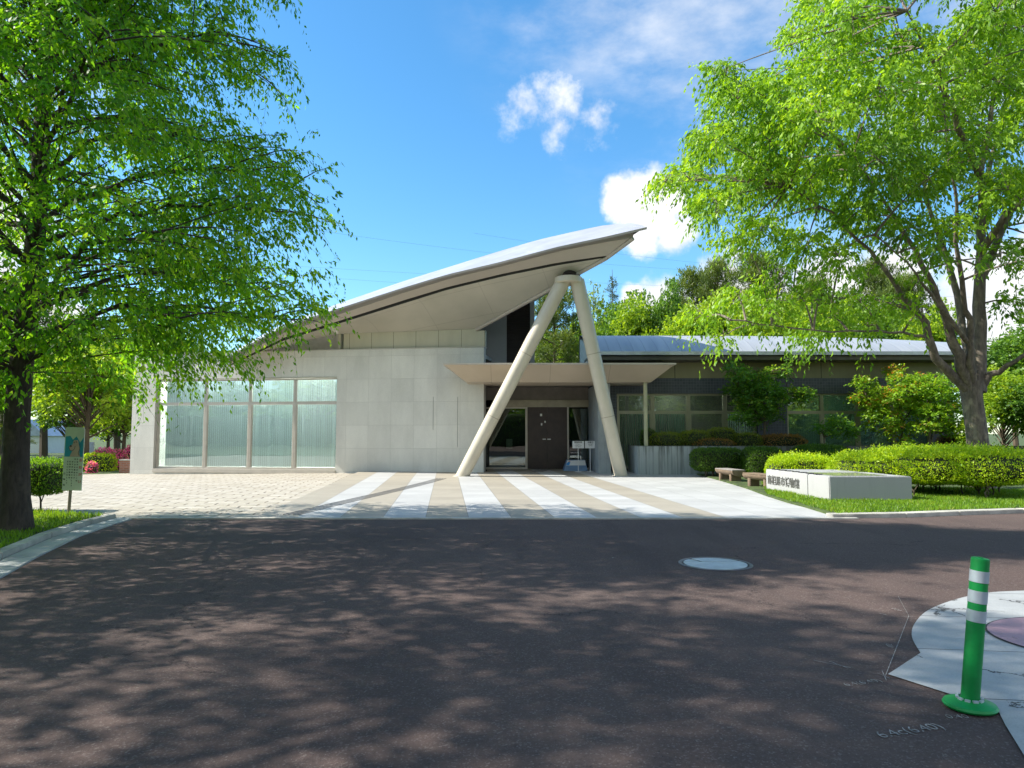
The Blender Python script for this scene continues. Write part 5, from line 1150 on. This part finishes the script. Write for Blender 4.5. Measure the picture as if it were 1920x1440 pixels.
def bgtree(kind, px_, top, wpx, Y, lab, group=None, zbase=-.3):
    name = {'round': 'broadleaf_tree', 'bright': 'broadleaf_tree', 'open': 'broadleaf_tree', 'pine': 'pine_tree', 'spire': 'conifer_tree'}[kind]
    if kind not in PRO:
        o = PRO[kind] = crown_proto(name, kind, lab, 40 + len(PRO))
    else:
        s0 = PRO[kind]; o = s0.copy(); COL.objects.link(o)
        for ch in s0.children:
            c = ch.copy(); COL.objects.link(c); c.parent = o
        if 'group' in o: del o['group']
    q = P(px_, top, Y); h = (q.z - zbase) * (1.14 if kind != 'spire' else 1.02); wd = wpx / FPX * Y * 1.12
    nat = {'round': 7.4, 'bright': 7.4, 'open': 7.4, 'pine': 7.0, 'spire': 4.0}[kind]
    o.location = (q.x, Y, zbase); o.scale = (wd / nat, wd / nat, h / 10.0); o.rotation_euler = (0, 0, random.uniform(0, 6.28)); o['label'] = lab; o['category'] = 'tree'
    if group: o['group'] = group
    return o
GW = 'woodland behind the museum'
bgtree('pine', 1040, 575, 150, 40, 'broad pine seen between the two legs of the roof', GW)
bgtree('open', 1112, 528, 80, 50, 'thin pale tree just right of the leg cap', GW)
bgtree('spire', 1148, 512, 62, 56, 'lone pointed conifer standing highest right of the roof legs', GW)
bgtree('bright', 1085, 600, 90, 47, 'light green tree behind the right roof leg', GW)
bgtree('round', 1172, 556, 110, 46, 'rounded green tree below the pointed conifer', GW)
bgtree('round', 1240, 540, 80, 44, 'dark narrow crown with cloud on both sides', GW)
bgtree('open', 1268, 537, 48, 52, 'slim pale crown beside the dark narrow one', GW)
bgtree('bright', 1300, 585, 150, 40, 'low lime tree rising over the wing roof', GW)
bgtree('pine', 1345, 528, 110, 55, 'tall flat topped pine at the left end of the pine group', GW)
bgtree('pine', 1420, 515, 170, 52, 'widest pine above the middle of the wing roof', GW)
bgtree('bright', 1400, 580, 140, 43, 'lime tree in front of the widest pine', GW)
bgtree('spire', 1487, 534, 60, 66, 'left small pointed conifer behind the spreading tree', GW)
bgtree('spire', 1532, 540, 60, 68, 'middle small pointed conifer behind the spreading tree', GW)
bgtree('spire', 1580, 536, 60, 67, 'right small pointed conifer behind the spreading tree', GW)
bgtree('pine', 1520, 560, 150, 55, 'pine below the small pointed conifers', GW)
bgtree('bright', 1520, 585, 150, 46, 'lime tree below the pine and small conifers', GW)
bgtree('round', 1620, 560, 170, 50, 'wide green tree behind the right half of the wing roof', GW)
bgtree('pine', 1700, 555, 150, 54, 'pine behind the forked limbs of the spreading tree', GW)
bgtree('bright', 1760, 585, 150, 45, 'lime tree behind the fork of the grey trunk', GW)
bgtree('round', 1215, 600, 100, 60, 'far green tree low behind the wing roof', GW)
bgtree('round', 1060, 610, 120, 46, 'dense green tree filling the gap between the roof legs', GW)
bgtree('bright', 1020, 650, 90, 44, 'low lime tree beside the louvre tower', GW)
bgtree('pine', 1010, 640, 90, 60, 'distant pine by the dark louvre tower', GW)
bgtree('round', 1895, 615, 170, 30, 'dense green tree at the right edge beside the museum end', GW)
bgtree('round', 1990, 590, 220, 34, 'dense green tree running off the right edge', GW)
bgtree('bright', 1875, 700, 130, 24, 'leafy green tree close behind the grey trunk at right', GW)
bgtree('round', 1960, 690, 150, 23, 'low leafy tree at the right edge behind the clipped hedge', GW)
GL = 'trees beyond the left forecourt'
bgtree('bright', 170, 655, 190, 33, 'yellow green tree behind the notice board', GL, -.45)
bgtree('bright', 236, 700, 130, 36, 'yellow green tree touching the left corner of the museum', GL, -.45)
bgtree('round', 95, 600, 230, 44, 'large dark green tree behind the left trunk', GL, -.45)
bgtree('round', 230, 610, 200, 48, 'tall green tree over the left corner of the museum', GL, -.45)
bgtree('pine', 20, 560, 240, 52, 'pine at the far left edge', GL, -.45)
bgtree('bright', -60, 640, 220, 34, 'lime tree off the left edge behind the box hedge', GL, -.45)
bgtree('round', 330, 625, 160, 52, 'green tree peeping over the flat museum parapet', GL, -.45)
bgtree('round', 130, 735, 120, 40, 'dark low tree above the pink azaleas', GL, -.45)
bgtree('round', 205, 750, 110, 42, 'dark low tree left of the museum corner', GL, -.45)
bgtree('pine', -30, 760, 120, 46, 'short pine beside the pale house', GL, -.45)
bgtree('bright', 1195, 575, 130, 44, 'lime tree between the right roof leg and the dark narrow crown', GW)
bgtree('round', 1130, 585, 120, 50, 'green tree directly right of the upper roof leg', GW)
bgtree('pine', 1300, 545, 140, 58, 'broad pine rising left of the tall flat topped pine', GW)
bgtree('bright', 1350, 570, 150, 47, 'lime tree below the flat topped pine', GW)
bgtree('bright', 1460, 560, 160, 49, 'lime tree right of the widest pine', GW)
bgtree('round', 1580, 545, 170, 57, 'green tree in the far row behind the spreading tree', GW)
bgtree('pine', 1640, 530, 150, 60, 'tall pine in the far row behind the forked limbs', GW)
# trees across the road behind the camera: mirrored in the glass
GB_ = 'trees across the road'
for k, (x, y, h, wd) in enumerate([(-100 + 9 * i, -27 - 4 * (i % 3), 12 + 2 * (i % 2), 14) for i in range(17)]):
    s0 = PRO['bright' if k % 2 else 'round']; o = s0.copy(); COL.objects.link(o)
    for ch in s0.children: c = ch.copy(); COL.objects.link(c); c.parent = o
    o.location = (x, y, -2.4); o.scale = (wd / 7.4, wd / 7.4, h / 10); o['label'] = 'leafy tree across the road behind the viewpoint'; o['group'] = GB_
hedge('clipped_hedge', 'tall dark hedge across the road behind the viewpoint', [(-100 + 9 * k, -24, -.3, 3.8, 5.2, 1.2) for k in range(17)], 45, .16, M['hdark'], seed=31, core_s=.95)  # put in only to close the bright gap mirrored in the glass
# pink azaleas, low hedge, brick edging and pale house beyond the left paving
def flower_shrub(px_, py_, wpx, Y, lab):
    q = P(px_, py_, Y); r_ = wpx / FPX * Y / 2
    hedge('azalea_shrub', lab, [(q.x, Y, -.4, q.z, r_, r_ * .8)], 420, .10, M['pinkflower'], 'shrub', 'pink azaleas beyond the paving', seed=int(px_), e=.95)
M['pinkflower'] = leaf_mat('azalea_blossom', (.10, .17, .03), (.75, .10, .45), (.8, .35, .5), .3)
flower_shrub(198, 842, 44, 32, 'magenta azalea in bloom right of the notice board')
flower_shrub(219, 843, 34, 33, 'salmon pink azalea in bloom near the museum corner')
flower_shrub(247, 836, 26, 34, 'magenta azalea against the museum corner')
flower_shrub(173, 868, 18, 30.2, 'tiny pale pink azalea at the paving edge')
hedge('clipped_hedge', 'low yellow green hedge beyond the paving behind the notice', [(X(172, 31), 31.6, -.4, Z(853, 31), .7, .5)], 500, .08, M['hlime'], seed=9)
q0 = X(226, 30); bw_ = thing('brick_wall', (q0, 30, -.3), 'low red brick wall beside the left museum corner', 'wall')
m, t, b = new_mat('red_brick'); br = t.node('ShaderNodeTexBrick'); sp_ = t.node('ShaderNodeMapping'); t.put(sp_.inputs[0], pos(t)); sp_.inputs['Rotation'].default_value = (R(90), 0, 0)
t.put(br.inputs['Vector'], sp_.outputs[0]); br.inputs['Scale'].default_value = 1; br.inputs['Brick Width'].default_value = .22; br.inputs['Row Height'].default_value = .075; br.inputs['Mortar Size'].default_value = .008
br.inputs['Color1'].default_value = (.26, .10, .06, 1); br.inputs['Color2'].default_value = (.33, .14, .09, 1); br.inputs['Mortar'].default_value = (.25, .22, .2, 1); t.put(b.inputs['Base Color'], br.outputs[0]); b.inputs['Roughness'].default_value = .85
MB().box(q0, q0 + 1.8, 30, 30.25, -.45, .30).build('wall', m, bw_); MB().box(q0 - .02, q0 + 1.82, 29.98, 30.27, .30, .36).build('coping', M['kerb'], bw_, bevel=.01)
sheet('lawn', [(-60, 29.4), (CL.x - .3, 29.4), (CL.x - .3, 60), (-60, 60)], -.235, M['grassground'], .2)
q0 = P(56, 812, 60); hs_ = thing('house', (q0.x, 60, -.4), 'pale gabled house glimpsed behind the left trunk', 'house')
MB().box(q0.x - 1.6, q0.x + 1.2, 60, 66, -.4, 1.3).build('wall', M['whitepaint'], hs_)
MB().add([(q0.x - 1.9, 59.8, 1.25), (q0.x + 1.5, 59.8, 1.25), (q0.x - .2, 59.8, 2.7), (q0.x - 1.9, 66.2, 1.25), (q0.x + 1.5, 66.2, 1.25), (q0.x - .2, 66.2, 2.7)], [(0, 1, 2), (3, 5, 4), (0, 2, 5, 3), (1, 4, 5, 2), (0, 3, 4, 1)]).build('roof', plain('pale_blue_roof', (.45, .52, .62), .5, bump=0), hs_)
q0 = P(169, 850, 34); hp = thing('signpost', (q0.x, 34, -.3), 'short pale blue post among the shrubs right of the notice', 'post')
MB().box(q0.x - .14, q0.x + .14, 34, 34.1, -.3, P(169, 829, 34).z).build('panel', plain('pale_blue_post', (.4, .47, .6), .5, bump=0), hp, bevel=.01)
MB().box(q0.x - .3, q0.x + .3, 33.9, 34.2, -.4, -.28).build('foot', M['kerb'], hp)

# ------------------------------------------------------------------ grass blades
def inpoly(p, poly):
    x, y = p[:, 0], p[:, 1]; ins = np.zeros(len(p), bool); j = len(poly) - 1
    for i in range(len(poly)):
        xi, yi = poly[i]; xj, yj = poly[j]
        ins ^= ((yi > y) != (yj > y)) & (x < (xj - xi) * (y - yi) / (yj - yi + 1e-12) + xi); j = i
    return ins
M['grass'] = leaf_mat('grass_blade', (.07, .16, .012), (.17, .30, .02), (.30, .32, .07), .35)
def grass(poly, n, h, z, seed, lab):
    rs = np.random.default_rng(seed); a = np.array(poly); p = rs.uniform(a.min(0), a.max(0), size=(n * 3, 2)); p = p[inpoly(p, poly)][:n]; n = len(p)
    cl = .5 + .5 * np.sin(p[:, 0] * 3.1 + 1.3 * np.sin(p[:, 1] * 2.3)) * np.cos(p[:, 1] * 2.7)
    Pb = np.c_[p, np.full(n, z)]; Dv = rs.normal(size=(n, 3)) * .38; Dv[:, 2] = 1; L_ = h * (.45 + .5 * cl + .5 * rs.random(n))
    o = leaf_mesh('grass', Pb, Dv, L_, .012 + .006 * rs.random(n), np.clip(.3 + .4 * cl + rs.normal(size=n) * .2, 0, 1), M['grass'], shape=.3); return tag(o, lab, 'grass', kind='stuff')
grass([g2(-160, 1150), (-5.45, 6.4)] + [(p[0] - .56, p[1]) for p in kerbline[2:]] + [(-7.35, yA), (-9.5, 13.2), (-13, 13.2), (-13, 8)], 26000, .09, .05, 5, 'short grass in the shaded bed under the left tree')
grass([(rb[0][0] + .05, yA + .15)] + [(p[0] + .03, p[1]) for p in rb[1:4]] + [(7.2, 20), (9, 19), (14.5, 17), (14.5, 13.1), g2(1920, 958), g2(1700, 966)], 42000, .075, .055, 6, 'sunlit rough grass around the granite name block')
# clover-like tufts by the block corner
# ------------------------------------------------------------------ overhead cables
M['cable'] = plain('cable', (.12, .13, .15), .6, bump=0)
for k, (pa, pb_, Y, lab) in enumerate((((560, 425), (1010, 482), 75, 'topmost thin overhead cable crossing the sky left of the roof'), ((600, 500), (1500, 545), 82, 'thin overhead cable running behind the roof and the clouds'), ((560, 515), (1300, 560), 80, 'lower thin overhead cable behind the sloping roof'), ((1190, 478), (1500, 506), 90, 'faint overhead cable between the roof tip and the right tree'))):
    a = A3(P(*pa, Y)); b_ = A3(P(*pb_, Y + 10)); a2 = a - (b_ - a) * .8; b2 = b_ + (b_ - a) * .8
    pts = [a2 + (b2 - a2) * t_ - np.array([0, 0, 1.2 * 4 * t_ * (1 - t_) - .9]) for t_ in np.linspace(0, 1, 25)]
    mb = MB().tube(pts, .008, 4); o = mb.build('overhead_cable', M['cable'], recalc=False); tag(o, lab, 'cable', 'overhead cables')
